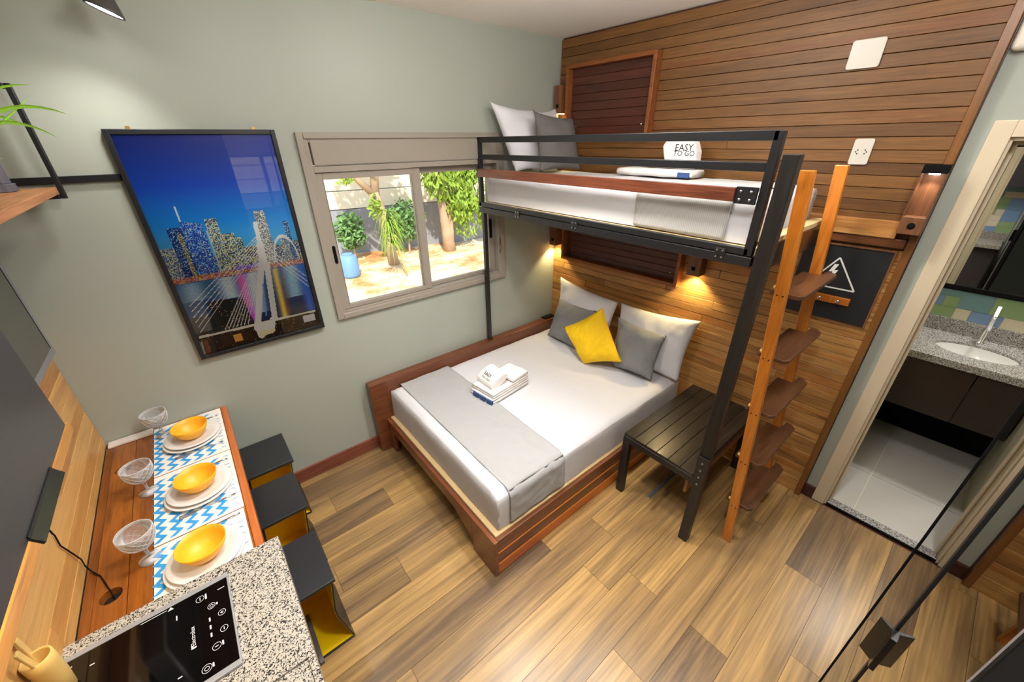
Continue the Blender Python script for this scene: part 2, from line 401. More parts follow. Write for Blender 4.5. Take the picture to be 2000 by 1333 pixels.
# baseboards
bb = B().prism([(0, 0), (.014, 0), (.014, .085), (.010, .098), (0, .10)], 1, 0, .6)
struct(bx(.06, .66, WY-.016, WY, 0, .10).build('baseboard_back', BASEW, None, bevel=.003))
struct(bx(DX-.018, DX, .152, .205, 0, .085).build('baseboard_right', BASED, None, bevel=.003))
# door frame (bathroom)
dr = sthing('door_1', (DX, .1, 0))
fr = B(); fr.box(DX-.016, DX, .086, .150, 0, 2.148); fr.box(DX-.016, DX, -.584, -.52, 0, 2.148); fr.box(DX-.016, DX, -.52, .086, 2.088, 2.148)
fr.build('casing', CREAM, dr, bevel=.003)
ji = B(); ji.box(DX, DX+.15, .075, .11, 0, 2.10); ji.box(DX, DX+.15, -.555, -.52, 0, 2.10); ji.box(DX, DX+.15, -.52, .075, 2.075, 2.10)
ji.box(DX+.06, DX+.085, .06, .075, 0, 2.075); ji.box(DX+.06, DX+.085, -.52, -.505, 0, 2.075); ji.box(DX+.06, DX+.085, -.505, .06, 2.06, 2.075)
ji.build('jamb', CREAM, dr, bevel=.002)
bx(DX-.0, DX+.012, -.52, .075, 0.0, .012).build('sill_strip', BLACKM, dr)
bx(DX+.012, DX+.075, -.52, .075, -.01, .010).build('threshold', GRANB, dr)

# ---- window_1
wn = sthing('window_1', (1.2, WY, 1.6))
g = B(); X0, X1, Z0, Z1 = .572, 1.925, 1.095, 2.150
g.box(X0, X0+.036, WY-.022, WY+.0, Z0, Z1); g.box(X1-.036, X1, WY-.022, WY, Z0, Z1)
g.box(X0+.036, X1-.036, WY-.022, WY, Z1-.032, Z1); g.box(X0+.036, X1-.036, WY-.022, WY, Z0, Z0+.036)
g.build('casing', ALU, wn, bevel=.004)
g = B(); g.box(.60, .628, WY-.012, WY+.10, 1.12, 2.125); g.box(1.868, 1.895, WY-.012, WY+.10, 1.12, 2.125)
g.box(.628, 1.868, WY-.012, WY+.10, 2.10, 2.125); g.box(.628, 1.868, WY-.012, WY+.10, 1.12, 1.145); g.box(.628, 1.868, WY-.012, WY+.10, 1.955, 1.985)
g.build('frame', ALU, wn, bevel=.002)
bx(.634, 1.862, WY-.02, WY+.09, 1.99, 2.112).build('shutter_box', ALU, wn, bevel=.004)
bx(.628, 1.868, WY+.0, WY+.03, 2.108, 2.118).build('shutter_gap', ALUD, wn)
def sash(x0, x1, y, lab=None):
    s_ = B(); z0, z1 = 1.148, 1.952; wd = .048
    s_.box(x0, x0+wd, y, y+.028, z0, z1); s_.box(x1-wd, x1, y, y+.028, z0, z1)
    s_.box(x0+wd, x1-wd, y, y+.028, z0, z0+wd*.55); s_.box(x0+wd, x1-wd, y, y+.028, z1-wd*.75, z1)
    o = s_.build('sash', ALU, wn, bevel=.002)
    bx(x0+wd-.006, x1-wd+.006, y+.012, y+.016, z0+wd*.4, z1-wd*.6).build('pane', WGLASS, o)
    e_ = B(); 
    e_.box(x0+wd-.003, x0+wd, y-.001, y+.012, z0+.03, z1-.03)
    e_.build('seal', ALUD, o)
    return o
s1 = sash(.620, 1.262, WY+.004)
s2 = sash(1.216, 1.862, WY+.040)
def sash_pull(x, zc, par):
    q = B(); n = 10; pr = []
    for i in range(n+1): t = pi*i/n; pr.append((x+.009*cos(t), zc+.045+.009*sin(t)))
    for i in range(n+1): t = pi+pi*i/n; pr.append((x+.009*cos(t), zc-.045+.009*sin(t)))
    q.prism(pr, 1, WY+.0005, WY+.006); return q.build('pull', BLACKM, par)
sash_pull(.643, 1.50, s1)
q = B(); q.box(1.820, 1.842, WY+.034, WY+.041, 1.42, 1.56); q.build('pull', BLACKM, s2)
q = B(); q.box(1.872, 1.888, WY-.018, WY-.006, 1.30, 1.42); q.box(1.875, 1.885, WY-.03, WY-.018, 1.33, 1.37); q.build('latch', CHROME, wn, bevel=.002)
bx(1.872, 1.884, WY+.0, WY+.012, 1.43, 1.60).build('latch_slot', BLACKM, wn)

# outside of the room shell so the sun stays out
# ------------------------------------------------------------------ GARDEN
gm, n_, l_, b_ = newmat('dry_straw_ground')
gg = n_.new('ShaderNodeNewGeometry'); nn = n_.new('ShaderNodeTexNoise'); nn.inputs['Scale'].default_value = 1.1; nn.inputs['Detail'].default_value = 9; nn.inputs['Roughness'].default_value = .7
cr = n_.new('ShaderNodeValToRGB'); e = cr.color_ramp.elements; e[0].position = .42; e[0].color = lin((206, 150, 92)); e[1].position = .56; e[1].color = lin((240, 222, 186)); k = e.new(.35); k.color = lin((180, 116, 66))
l_.new(gg.outputs['Position'], nn.inputs['Vector']); l_.new(nn.outputs['Fac'], cr.inputs[0]); l_.new(cr.outputs[0], b_.inputs['Base Color']); b_.inputs['Roughness'].default_value = .95
gs = B().grid(lambda u, v: (-8+u*26, WY+.16+v*7.5, -.33+.05*noise.noise(Vector((u*20, v*9, 0)))), 80, 40)
gp = struct(gs.build('ground', gm, None, smooth=True))
gw = thing('garden_wall', 'long garden wall, grey at the bottom with cream boards above, beyond the window', 'wall', (4, 9.5, -.33))
def gy(x): return 9.75-.28*(x-2.5)*.6
dkm = plain('grey_painted_render', (150, 150, 156), .9, bump=.5, bscale=30, var=.2)
q = B(); n = 12
q.prism([(-6, gy(-6)), (14, gy(14)), (14, gy(14)+.25), (-6, gy(-6)+.25)], 2, -.6, .72); q.build('lower_wall', dkm, gw)
for i in range(10):
    z0 = .74+i*.40; q = B(); q.prism([(-6, gy(-6)-.02+.03*(i % 2)), (14, gy(14)-.02+.03*(i % 2)), (14, gy(14)+.2), (-6, gy(-6)+.2)], 2, z0, z0+.375)
    q.build('panel', plain('cream_board', (236, 222, 196), .9, bump=.3, bscale=20) if i == 0 else bpy.data.materials['cream_board'], gw)
def leafcloud(bld, c, rad, n, size, rr, hang=0):
    for i in range(n):
        d = Vector((rr.gauss(0, 1), rr.gauss(0, 1), rr.gauss(0, 1))).normalized()*(rr.random()**.4)
        p = Vector(c)+Vector((d.x*rad[0], d.y*rad[1], d.z*rad[2]))
        a = Vector((rr.uniform(-1, 1), rr.uniform(-1, 1), rr.uniform(-1, .3)-hang)).normalized(); b2 = a.cross(Vector((rr.uniform(-1, 1), rr.uniform(-1, 1), rr.uniform(-1, 1)))).normalized()
        s_ = size*rr.uniform(.6, 1.3)
        bld.add([p-a*s_, p-b2*s_*.4, p+a*s_, p+b2*s_*.4], [(0, 1, 2, 3)])
rr = random.Random(5)
T = thing('tree', 'forked garden tree with pale bark, seen through the left window pane', 'tree', (3.3, 8.2, -.33))
def P3(u): return u
tr = B(); tr.tube([(3.34, 8.2, -.4), (3.28, 8.2, .1), (3.26, 8.2, .55), (3.20, 8.2, .95), (3.12, 8.2, 1.2)], [.13, .10, .09, .095, .11], 10)
tr.tube([(3.13, 8.2, 1.15), (2.85, 8.2, 1.45), (2.55, 8.2, 1.85), (2.2, 8.1, 2.4)], [.08, .06, .045, .03], 8)
tr.tube([(3.15, 8.2, 1.15), (3.2, 8.2, 1.6), (3.25, 8.2, 2.3), (3.3, 8.2, 3.0)], [.10, .085, .08, .06], 8)
tr.build('trunk', BARK, T, smooth=True)
lf = B(); leafcloud(lf, (2.95, 8.1, 2.5), (.9, .6, .5), 900, .10, rr); leafcloud(lf, (3.05, 8.1, 1.75), (.22, .2, .2), 90, .07, rr); leafcloud(lf, (3.05, 8.05, .95), (.14, .12, .25), 90, .06, rr); leafcloud(lf, (2.6, 8.1, 1.45), (.2, .2, .06), 40, .06, rr)
lf.build('foliage', FLEAF, T)
T = thing('tree', 'leafy creeper-covered garden tree seen in the right window pane', 'tree', (4.95, 8.45, -.33))
tr = B(); tr.tube([(4.95, 8.5, -.4), (4.90, 8.5, .1), (4.86, 8.5, .6), (4.8, 8.5, 1.2), (4.75, 8.5, 2.2)], [.17, .13, .11, .10, .08], 10); tr.tube([(4.95, 8.5, -.4), (5.0, 8.45, .2), (5.05, 8.5, .9), (5.25, 8.5, 1.8)], [.10, .07, .06, .05], 8)
tr.build('trunk', BARK, T, smooth=True)
lf = B(); leafcloud(lf, (5.1, 8.4, 1.5), (.85, .4, .7), 2200, .085, rr, .8); leafcloud(lf, (5.25, 8.3, .75), (.4, .3, .45), 700, .08, rr, 1); leafcloud(lf, (6.0, 8.4, .6), (.25, .3, .6), 420, .08, rr, 1)
leafcloud(lf, (5.4, 8.4, .2), (.3, .3, .3), 200, .05, rr, 1)
lf.build('foliage', FLEAF, T)
T = thing('young_tree', 'small spiky young plant with drooping leaves on a thin stem before the forked tree', 'plant', (3.2, 7.3, -.33))
B().tube([(3.2, 7.3, -.33), (3.14, 7.35, .1), (3.08, 7.35, .5)], [.02, .018, .015], 6).build('stem', UTW, T, smooth=True)
lf = B()
for i in range(170):
    h = rr.uniform(.3, .95); a = rr.uniform(0, 2*pi); L = rr.uniform(.2, .38)
    p = Vector((3.02, 7.4, h)); d = Vector((cos(a), sin(a), 0)); pts = [p+d*L*t+Vector((0, 0, .12*sin(t*2.2)-.42*t*t)) for t in (0, .33, .66, 1)]
    sd = d.cross(Vector((0, 0, 1)))*.014; V = []
    for j, p_ in enumerate(pts): V += [p_-sd*(1-j/3.2), p_+sd*(1-j/3.2)]
    lf.add(V, [(0, 1, 3, 2), (2, 3, 5, 4), (4, 5, 7, 6)])
lf.build('foliage', FLEAF, T)
for lab, c, rad, n in (('bluish green shrub left of the forked tree', (2.78, 9.05, .35), (.35, .25, .45), 700), ('bluish green shrub behind the window mullion', (4.05, 8.9, .45), (.5, .3, .5), 900)):
    T = thing('shrub', lab+' in the garden', 'shrub', (c[0], c[1], -.33))
    q = B(); q.tube([(c[0], c[1], -.36), (c[0]+.03, c[1], c[2])], [.03, .015], 6); q.build('stem', BARK, T)
    lf = B(); leafcloud(lf, c, rad, n, .07, rr); lf.build('foliage', FLEAF2, T)
T = thing('barrel', 'light blue plastic barrel standing by the grey garden wall', 'barrel', (2.30, 7.95, -.31))
blue = plain('blue_plastic', (110, 150, 205), .5)
B().lathe([(.16, 0), (.17, .04), (.175, .2), (.165, .38), (.12, .43), (.08, .44)], (2.30, 7.95, -.31), 20).build('body', blue, T, smooth=True)
B().lathe([(.10, .42), (.10, .46), (.03, .47)], (2.30, 7.95, -.31), 20).build('lid', blue, T)

# ------------------------------------------------------------------ BATHROOM
struct(bx(2.65, 4.1, -1.65, .25, -.06, -.006).build('floor_bathroom', GROUT)); bf = bpy.data.objects['floor_bathroom']
for i in range(-1, 4):
    for j in range(-4, 2):
        x0 = 2.718+.453*i; y0 = -.05+.453*j
        a, b_, c, d = max(x0, 2.72), min(x0+.453, 3.97), max(y0, -1.64), min(y0+.453, .13)
        if b_-a > .02 and d-c > .02:
            bx(a+.0025, b_-.0025, c+.0025, d-.0025, -.006, 0).build('tile', TILEG, bf)
BW = plain('bathroom_cream_tile', (226, 220, 196), .15)
struct(bx(2.78, 4.1, .135, .25, -.05, 2.4).build('wall_bathroom_left', BW))
struct(bx(2.78, 4.1, -1.65, -1.2, -.05, 2.4).build('wall_bathroom_right', BW))
pw = struct(bx(3.985, 4.1, -1.65, .25, -.05, 2.4).build('wall_bathroom_back', BW))
struct(bx(2.70, 4.1, -1.65, .25, 2.37, 2.45).build('ceiling_bathroom', plain('bathroom_ceiling', (200, 198, 196), .8)))
PB = plain('patch_tile_blue', (128, 158, 196), .2); PG = plain('patch_tile_green', (150, 176, 128), .2); PC = plain('patch_tile_cream', (222, 212, 188), .2); PT = plain('patch_tile_teal', (122, 158, 166), .2)
def patch_tiles(parent, axis, fx, a0, a1, z0, z1, seed, thick=.006, sgn=-1, unit=.075):
    rr2 = random.Random(seed); nz = int(round((z1-z0)/unit)); na = int(round((a1-a0)/unit)); grid_ = np.zeros((na, nz), int)
    for i in range(na):
        for j in range(nz):
            if grid_[i, j]: continue
            wi = rr2.choice((1, 2, 2, 3)); hj = rr2.choice((1, 1, 2))
            while wi > 1 and (i+wi > na or grid_[i:i+wi, j:j+1].any()): wi -= 1
            while hj > 1 and (j+hj > nz or grid_[i:i+wi, j:j+hj].any()): hj -= 1
            grid_[i:i+wi, j:j+hj] = 1
            A0, A1, Q0, Q1 = a0+i*unit+.0008, a0+(i+wi)*unit-.0008, z0+j*unit+.0008, z0+(j+hj)*unit-.0008
            m_ = rr2.choice((PB, PG, PC, PT, PB, PG, PC))
            x0_, x1_ = sorted((fx, fx+sgn*thick))
            (bx(x0_, x1_, A0, A1, Q0, Q1)).build('tile', m_, parent)
patch_tiles(pw, 1, 3.985, -.62, .13, .95, 1.175, 21)
v = thing('vanity_cabinet', 'dark brown wall-hung bathroom vanity cabinet with two doors under the granite top', 'cabinet', (3.7, -.4, .45))
VB = plain('dark_brown_laminate', (44, 36, 32), .3)
bx(3.47, 3.98, -1.1, .13, .43, .70).build('body', VB, v)
bx(3.972, 3.98, -1.1, .13, 0, .43).build('under_vanity_shade', BLACKM, v)  # black sheet standing in for the shade on the wall below the vanity
for a, b_ in ((-.245, .128), (-.62, -.25), (-.995, -.625)):
    bx(3.45, 3.47, a, b_, .435, .80).build('door', VB, v, bevel=.002)
v = thing('bathroom_counter', 'grey granite bathroom counter with oval basin', 'counter', (3.7, -.4, .82))
# slab with oval cutout
def slab_hole(b_, x0, x1, y0, y1, z0, z1, cx, cy, ra, rb, n=48):
    def ring(z, k):
        return [(cx+ra*k*cos(2*pi*i/n), cy+rb*k*sin(2*pi*i/n), z) for i in range(n)]
    def outer(z):
        o = []
        for i in range(n):
            t = 2*pi*i/n; dx, dy = cos(t)*ra, sin(t)*rb
            s_ = min((x1-cx)/dx if dx > 1e-6 else 1e9, (x0-cx)/dx if dx < -1e-6 else 1e9, (y1-cy)/dy if dy > 1e-6 else 1e9, (y0-cy)/dy if dy < -1e-6 else 1e9)
            o.append([cx+dx*s_, cy+dy*s_, z])
        for cxn, cyn in ((x0, y0), (x0, y1), (x1, y0), (x1, y1)):
            k = min(range(n), key=lambda i: (o[i][0]-cxn)**2+(o[i][1]-cyn)**2); o[k][0], o[k][1] = cxn, cyn
        return [tuple(p) for p in o]
    V = ring(z1, 1)+outer(z1)+ring(z0, 1)+outer(z0); F = []
    for i in range(n):
        j = (i+1) % n
        F += [(i, j, n+j, n+i), (2*n+i, 3*n+i, 3*n+j, 2*n+j), (i, 2*n+i, 2*n+j, j), (n+i, n+j, 3*n+j, 3*n+i)]
    b_.add(V, F)
q = B(); slab_hole(q, 3.43, 3.985, -.62, .133, .805, .85, 3.70, -.20, .13, .19); q.box(3.43, 3.985, -1.15, -.62, .805, .85); q.build('counter', GRANB, v)
bx(3.965, 3.985, -1.15, .133, .85, .95).build('backsplash', GRANB, v)
q = B(); prof = [(1, 0), (.96, -.02), (.85, -.08), (.5, -.12), (.05, -.125)]
V = []; n = 40
for k_, z_ in prof:
    for i in range(n): V.append((3.70+.128*k_*cos(2*pi*i/n), -.20+.188*k_*sin(2*pi*i/n), .835+z_))
F = [(a*n+i, a*n+(i+1) % n, (a+1)*n+(i+1) % n, (a+1)*n+i) for a in range(len(prof)-1) for i in range(n)]+[tuple(range((len(prof)-1)*n, len(prof)*n))]
q.add(V, F).build('basin', PORC, v, smooth=True)
tp = thing('tap', 'slim chrome basin tap standing behind the oval basin', 'tap', (3.88, -.20, .85))
B().lathe([(.022, 0), (.022, .01), (.014, .015), (.013, .10)], (3.88, -.20, .85), 16).build('base', CHROME, tp, smooth=True)
B().tube([(3.88, -.20, .93), (3.88, -.20, 1.02), (3.875, -.20, 1.05)], .013, 12).build('body', CHROME, tp, smooth=True)
B().beam((3.89, -.20, 1.045), (3.76, -.20, .985), .018, .010).build('spout', CHROME, tp, bevel=.002)
B().beam((3.87, -.20, 1.05), (3.93, -.20, 1.10), .014, .006).build('lever', CHROME, tp)
mr = thing('bathroom_mirror', 'large wall mirror in a thin black frame above the bathroom basin', 'mirror', (3.97, -.4, 1.6))
q = B(); q.box(3.955, 3.983, -1.1, .125, 1.150, 1.182); q.box(3.955, 3.983, -1.1, .125, 2.03, 2.06); q.box(3.955, 3.983, .097, .125, 1.182, 2.03); q.box(3.955, 3.983, -1.1, -1.07, 1.182, 2.03)
q.build('frame', BLACKM, mr); bx(3.965, 3.980, -1.07, .097, 1.182, 2.03).build('glass', MIRROR, mr)
lp = thing('bathroom_ceiling_lamp', 'round white bathroom ceiling lamp', 'lamp', (3.2, -.25, 2.36))
B().lathe([(.14, 0), (.15, -.004), (.15, .01), (.14, .01)], (3.2, -.25, 2.358), 24).build('rim', PLASTW, lp)

# out-of-view fixtures made up to carry the added fill lights
for i, (x, y, e) in enumerate(FILL_LAMPS):
    lp = thing('fill_fixture', 'round flush white fixture added for fill light, %s' % ['over the bed foot', 'over the dining counter', 'over the open floor', 'over the bench end of the bunk', 'near the bathroom door'][i], 'lamp', (x, y, 2.74))
    B().lathe([(.13, 0), (.15, 0), (.15, .035), (.13, .035)], (x, y, 2.713), 28).build('rim', PLASTW, lp)
    B().lathe([(.03, -.006), (.10, .004), (.128, .016)], (x, y, 2.713), 28).build('diffuser', LAMPW, lp)

# ------------------------------------------------------------------ MIRRORED DOORS (right edge)
GY = -.165
d1 = sthing('door_2', (1.1, GY, 0))
bx(.93, 1.352, GY-.020, GY-.013, .01, 2.735).build('mirror_pane', MIRROR, d1)
bx(1.350, 1.354, GY-.024, GY-.010, .01, 2.735).build('edge_strip', BLACKM, d1)
d2 = sthing('door_3', (.7, GY, 0))
bx(.535, .915, GY-.008, GY, .01, 2.735).build('mirror_pane', MIRROR, d2)
bx(.910, .924, GY-.012, GY+.003, .01, 2.735).build('edge_strip', BLACK, d2)
q = B(); q.prism([(.880, GY), (.908, GY), (.922, GY+.026), (.918, GY+.028), (.903, GY+.006), (.880, GY+.005)], 2, 1.045, 1.165)
q.build('handle', BLACKG, d2)
bx(.30, .535, GY-.03, GY+.001, 0, 2.74).build('black_stile', BLACKM, d2)
bx(.532, .538, GY-.01, GY+.004, .01, 2.735).build('edge_strip', plain('grey_edge', (120, 116, 116), .5), d2)
struct(bx(-.66, .30, GY-.05, GY-.01, 0, CZ).build('wall_partition', BLACKG))
struct(bx(.30, 1.36, -.6, -.56, 0, CZ).build('wall_closet', BLACKM))
# skirting + tiles beyond the doors
kw = thing('kitchen_tall_cabinet', 'tall black cabinet in the passage beyond the mirrored doors', 'cabinet', (.2, -1.1, 0))
bx(-.2, .5, -1.6, -.7, 0, 2.1).build('body', CABBLACK, kw)

# ------------------------------------------------------------------ DOUBLE BED
bed = thing('double_bed', 'low double bed frame in dark reddish wood standing along the window wall', 'bed', (1.6, 1.75, 0))
BX0, BX1, BY0, BY1 = .726, 2.50, 1.060, 2.40
for i, (a, b_) in enumerate(((.005, .083), (.090, .172), (.179, .272))):
    bx(BX0+.026, BX1, BY0, BY0+.024, a, b_).build('side_plank', BEDO if i == 0 else BEDW, bed, bevel=.003)
for a in (.081, .171): bx(BX0+.026, BX1, BY0-.0015, BY0+.02, a, a+.009).build('side_seam', bpy.data.materials.get('bed_seam') or plain('bed_seam', (236, 140, 44), .35), bed)
bx(BX0, BX0+.026, BY0-.002, BY0+.21, 0, .272).build('leg_block', BEDWY, bed, bevel=.003)
bx(BX0, BX0+.026, 2.30, 2.385, 0, .272).build('leg_block', BEDWY, bed, bevel=.003)
q = B().prism([(BY0+.21, .272), (BY0+.21, .085), (BY0+.24, .10), (BY0+.40, .178), (BY0+.50, .185), (2.30, .185), (2.30, .272)], 0, BX0, BX0+.024)
q.build('foot_rail', BEDWY, bed, bevel=.002)
# slat bearers + box
bx(BX0+.03, BX1, BY0+.025, 2.38, .225, .278).build('box_base', BEIGEBASE, bed, bevel=.006)
for x in (1.2, 1.8, 2.4): bx(x, x+.06, 1.15, 2.3, 0, .225).build('support', BEDWY, bed)
q = B().box(.648, 2.50, 2.372, 2.445, .0, .592); q.build('wall_side_board', BEDW, bed, bevel=.004)
mt = thing('mattress', 'thick double mattress in a white fitted sheet on the wooden bed', 'mattress', (1.6, 1.75, .28))
def softbox(x0, x1, y0, y1, z0, z1, r_, seed=0, amp=.004, n=(40, 34)):
    """rounded box surface as a closed sheet: top grid draped down the sides"""
    q = B(); nx, ny = n; W, D = x1-x0, y1-y0; H = z1-z0
    # param across: side up, top, side down
    def path(t, L):   # t 0..1 over total length H+L+H
        tot = 2*H+L; s_ = t*tot
        if s_ < H: return 0, s_
        if s_ < H+L: return s_-H, H
        return L, tot-s_
    def fn(u, v_):
        px, hx = path(u, W); py, hy = path(v_, D); h = min(hx, hy)
        # round edges
        ex = min(px, W-px); ey = min(py, D-py)
        zz = z0+h
        if h >= H-1e-6:
            for e_ in (ex, ey):
                if e_ < r_: zz -= r_-sqrt(max(0, r_*r_-(r_-e_)**2))
        else:
            pass
        X, Y = x0+px, y0+py
        if h < H:
            t = (H-h)
            if t < r_:
                k = r_-sqrt(max(0, r_*r_-(r_-t)**2))
                if ex < 1e-6: X += k if px < W/2 else -k
                if ey < 1e-6: Y += k if py < D/2 else -k
        p = Vector((X, Y, zz))
        nn_ = noise.noise(p*6+Vector((seed, 0, 0)))*amp+noise.noise(p*17+Vector((0, seed, 0)))*amp*.4
        if h >= H-1e-6: p.z += nn_
        else:
            if ex < .01: p.x += nn_*(1 if px > W/2 else -1)
            if ey < .01: p.y += nn_*(1 if py > D/2 else -1)
        return p
    q.grid(fn, nx, ny)
    return q
softbox(.785, 2.495, 1.10, 2.372, .285, .522, .045, 3, .005, (60, 50)).build('sheet', SHEET, mt, smooth=True, weld=True)
bx(.80, 2.48, 1.12, 2.355, .280, .30).build('core', SHEET, mt)
rn = B()
def drape(x0, x1, y0, y1, z1, zs, off, seed, amp=.004, nx=14, ny=60, both=True, r_=.05):
    H = z1-zs; D = y1-y0; q = B()
    def fn(u, v_):
        tot = H+D+(H if both else 0); s_ = v_*tot
        x = x0+(x1-x0)*u
        if s_ < H:
            y, z_ = y0, zs+s_; t = H-s_
            if t < r_: y += r_-sqrt(max(0, r_*r_-(r_-t)**2))
            n_ = (0, -1)
        elif s_ < H+D:
            y = y0+(s_-H); z_ = z1; e_ = min(y-y0, (y1-y) if both else 9)
            if e_ < r_: z_ -= r_-sqrt(max(0, r_*r_-(r_-e_)**2))
            n_ = (0, 0)
        else:
            y, z_ = y1, z1-(s_-H-D)
            n_ = (0, 1)
        p = Vector((x, y, z_))
        k = abs(noise.noise(Vector((p.x*5+seed, p.y*3, p.z*3))))*amp+noise.noise(p*22)*amp*.3
        if n_ == (0, 0): p.z += off+k
        else: p.y += n_[1]*(off+k)
        return p
    q.grid(fn, nx, ny); return q
rb = drape(.862, 1.262, 1.094, 2.36, .524, .30, .005, 5, .012, 50, 160, both=False).build('bed_runner', RUNNER, None, smooth=True)
md = rb.modifiers.new('solid', 'SOLIDIFY'); md.thickness = .003
tag(rb, 'pale grey cloth runner laid across the foot end of the double bed', 'bed runner')
# crease lines in the runner
cr_ = B()
def pillow(name, c, thick, mat, label, cat, group=None, n=34, pinch=.92, wr=.010, seed=1, flange=0, parts=None):
    """c: four corners TL,TR,BR,BL of the pillow mid-surface"""
    c = [Vector(p) for p in c]; nrm = (c[1]-c[0]).cross(c[3]-c[0]).normalized()
    cen = sum(c, Vector())/4; q = B()
    def surf(sg):
        def fn(u, v_):
            p = (c[0]*(1-u)+c[1]*u)*(1-v_)+(c[3]*(1-u)+c[2]*u)*v_
            a, b2 = 2*u-1, 2*v_-1
            # edges drawn inwards between the corners
            k = .085; p = p+(cen-p)*(k*(1-a*a)*(b2*b2)+k*(1-b2*b2)*(a*a))
            h = max(0, (1-abs(a)**2.6))**.62*max(0, (1-abs(b2)**2.6))**.62
            w_ = noise.noise(p*8+Vector((seed*3.1, 0, 0)))*wr*1.2-abs(noise.noise(Vector((p.y*26+p.z*8, p.z*7, seed*1.7))))*wr*1.1
            edge = (1-max(abs(a), abs(b2)))
            return p+nrm*sg*(h*thick/2)+nrm*(w_*min(1, edge*5))
        return fn
    q.grid(surf(1), n, n); q.grid(surf(-1), n, n)
    o = q.build(name, mat, None, smooth=True, weld=True)
    if flange:
        md = o.modifiers.new('s', 'SUBSURF'); md.levels = 0; md.render_levels = 1
    return tag(o, label, cat, group)
Z0 = .535
pillow('pillow', [(2.415, 2.28, 1.028), (2.42, 1.66, .972), (2.36, 1.68, Z0), (2.36, 2.27, Z0)], .15, SHEET2, 'white pillow propped on the plank wall in the corner by the window wall, lower bed', 'pillow', 'white pillows on the double bed', seed=1)
pillow('pillow', [(2.45, 1.655, .960), (2.47, 1.033, 1.010), (2.40, 1.065, Z0), (2.37, 1.65, Z0)], .15, SHEET2, 'white pillow propped on the plank wall beside the black stool', 'pillow', 'white pillows on the double bed', seed=2)
pillow('cushion', [(2.325, 2.195, .872), (2.34, 1.80, .875), (2.235, 1.86, .515), (2.24, 2.245, .525)], .15, GREYV, 'grey velvet cushion in front of the white pillow nearer the window wall', 'cushion', 'grey cushions on the double bed', seed=3, wr=.012)
pillow('cushion', [(2.325, 1.583, .905), (2.335, 1.180, .888), (2.235, 1.180, .565), (2.24, 1.52, .525)], .15, GREYV, 'grey velvet cushion with creased right side between the yellow cushion and the right white pillow', 'cushion', 'grey cushions on the double bed', seed=4, wr=.014)
pillow('cushion', [(2.205, 1.643, .992), (2.17, 1.392, .645), (2.105, 1.700, .515), (2.14, 1.962, .735)], .15, YELV, 'bright yellow velvet cushion tilted on its corner between the two grey ones', 'cushion', seed=5, wr=.014)

# folded towels on the bed
def towel(name, x0, x1, y0, y1, z0, h, rot, label, group=None, folds=2, mat=TOWEL, seed=1):
    cx, cy = (x0+x1)/2, (y0+y1)/2; t = thing(name, label, 'towel', (cx, cy, z0), group)
    hh = h/folds
    for k in range(folds):
        q = B(); hw, hd = (x1-x0)/2, (y1-y0)/2; n = 10
        prof = []
        for i in range(n+1): a = -pi/2+pi*i/n; prof.append((hw-hh/2+hh/2*cos(a), hh/2+hh/2*sin(a)*.96))
        for i in range(n+1): a = pi/2+pi*i/n; prof.append((-hw+hh/2+hh/2*cos(a), hh/2+hh/2*sin(a)*.96))
        m_ = 8; V = []; F = []; L = len(prof)
        for j in range(m_+1):
            yy = -hd+2*hd*j/m_; tap = 1-.12*abs(2*j/m_-1)**6
            for px, pz in prof:
                w_ = noise.noise(Vector((px*12+seed, yy*12, k*3)))*.004
                V.append((px+w_, yy, k*hh+(pz-hh/2)*tap+hh/2+w_*.6))
        for j in range(m_):
            for i in range(L): F.append((j*L+i, j*L+(i+1) % L, (j+1)*L+(i+1) % L, (j+1)*L+i))
        F += [tuple(range(L)), tuple(range((m_)*L, (m_+1)*L))]
        q.add(V, F)
        ca, sa = cos(rot), sin(rot)
        q.xf(lambda v_: Vector((cx+v_.x*ca-v_.y*sa, cy+v_.x*sa+v_.y*ca, z0+v_.z)))
        q.build('fold', mat, t, smooth=True)
    return t
tz = .532
R0 = radians(7)
t1_ = towel('folded_towel', 1.205, 1.565, 1.735, 1.955, tz, .044, R0, 'white folded towel with navy hem print, lowest of the stack on the double bed', 'folded towels on the double bed', 2, seed=1)
t2_ = towel('folded_towel', 1.215, 1.565, 1.735, 1.950, tz+.045, .036, R0, 'white folded towel, middle of the stack on the double bed', 'folded towels on the double bed', 2, seed=4)
t3_ = towel('folded_towel', 1.40, 1.56, 1.745, 1.93, tz+.083, .034, R0, 'small white folded towel on the right of the stack top, double bed', 'folded towels on the double bed', 1, seed=8)
# tilted wash cloth, with printed words
wc = thing('rolled_towel', 'small white rolled towel printed with dark lettering leaning on top of the bed towel stack', 'towel', (1.30, 1.86, tz+.09), 'folded towels on the double bed')
q = B(); n = 14; prof = []
for i in range(n): a = 2*pi*i/n; prof.append((.075*cos(a), .040*sin(a)))
q.prism([(1.325+p[0], tz+.118+p[1]+.35*p[0]) for p in prof], 1, 1.765, 1.935)
q.build('roll', TOWEL, wc, smooth=False, bevel=.008, seg=3)
mtx = basis((1.262, 1.852, tz+.146), (0, -1, 0), (.55, 0, .72))
mtx = Matrix.Translation((-.012, 0, .001)) @ mtx
for i, (s_, sz, dy) in enumerate((('EASY', .034, .012), ('TO GO', .026, -.018))):
    pass
text('print', 'EASY', .034, INK, basis((1.289, 1.850, tz+.151), (0, -1, 0), (.66, 0, .75)), wc)
text('print', 'TO GO', .026, INK, basis((1.268, 1.850, tz+.124), (0, -1, 0), (.36, 0, .9)), wc)
q = B()
for k in range(3):
    y_ = 1.918-.066*k
    q.box(1.198-.004, 1.214, y_-.052, y_, tz+.003, tz+.036)
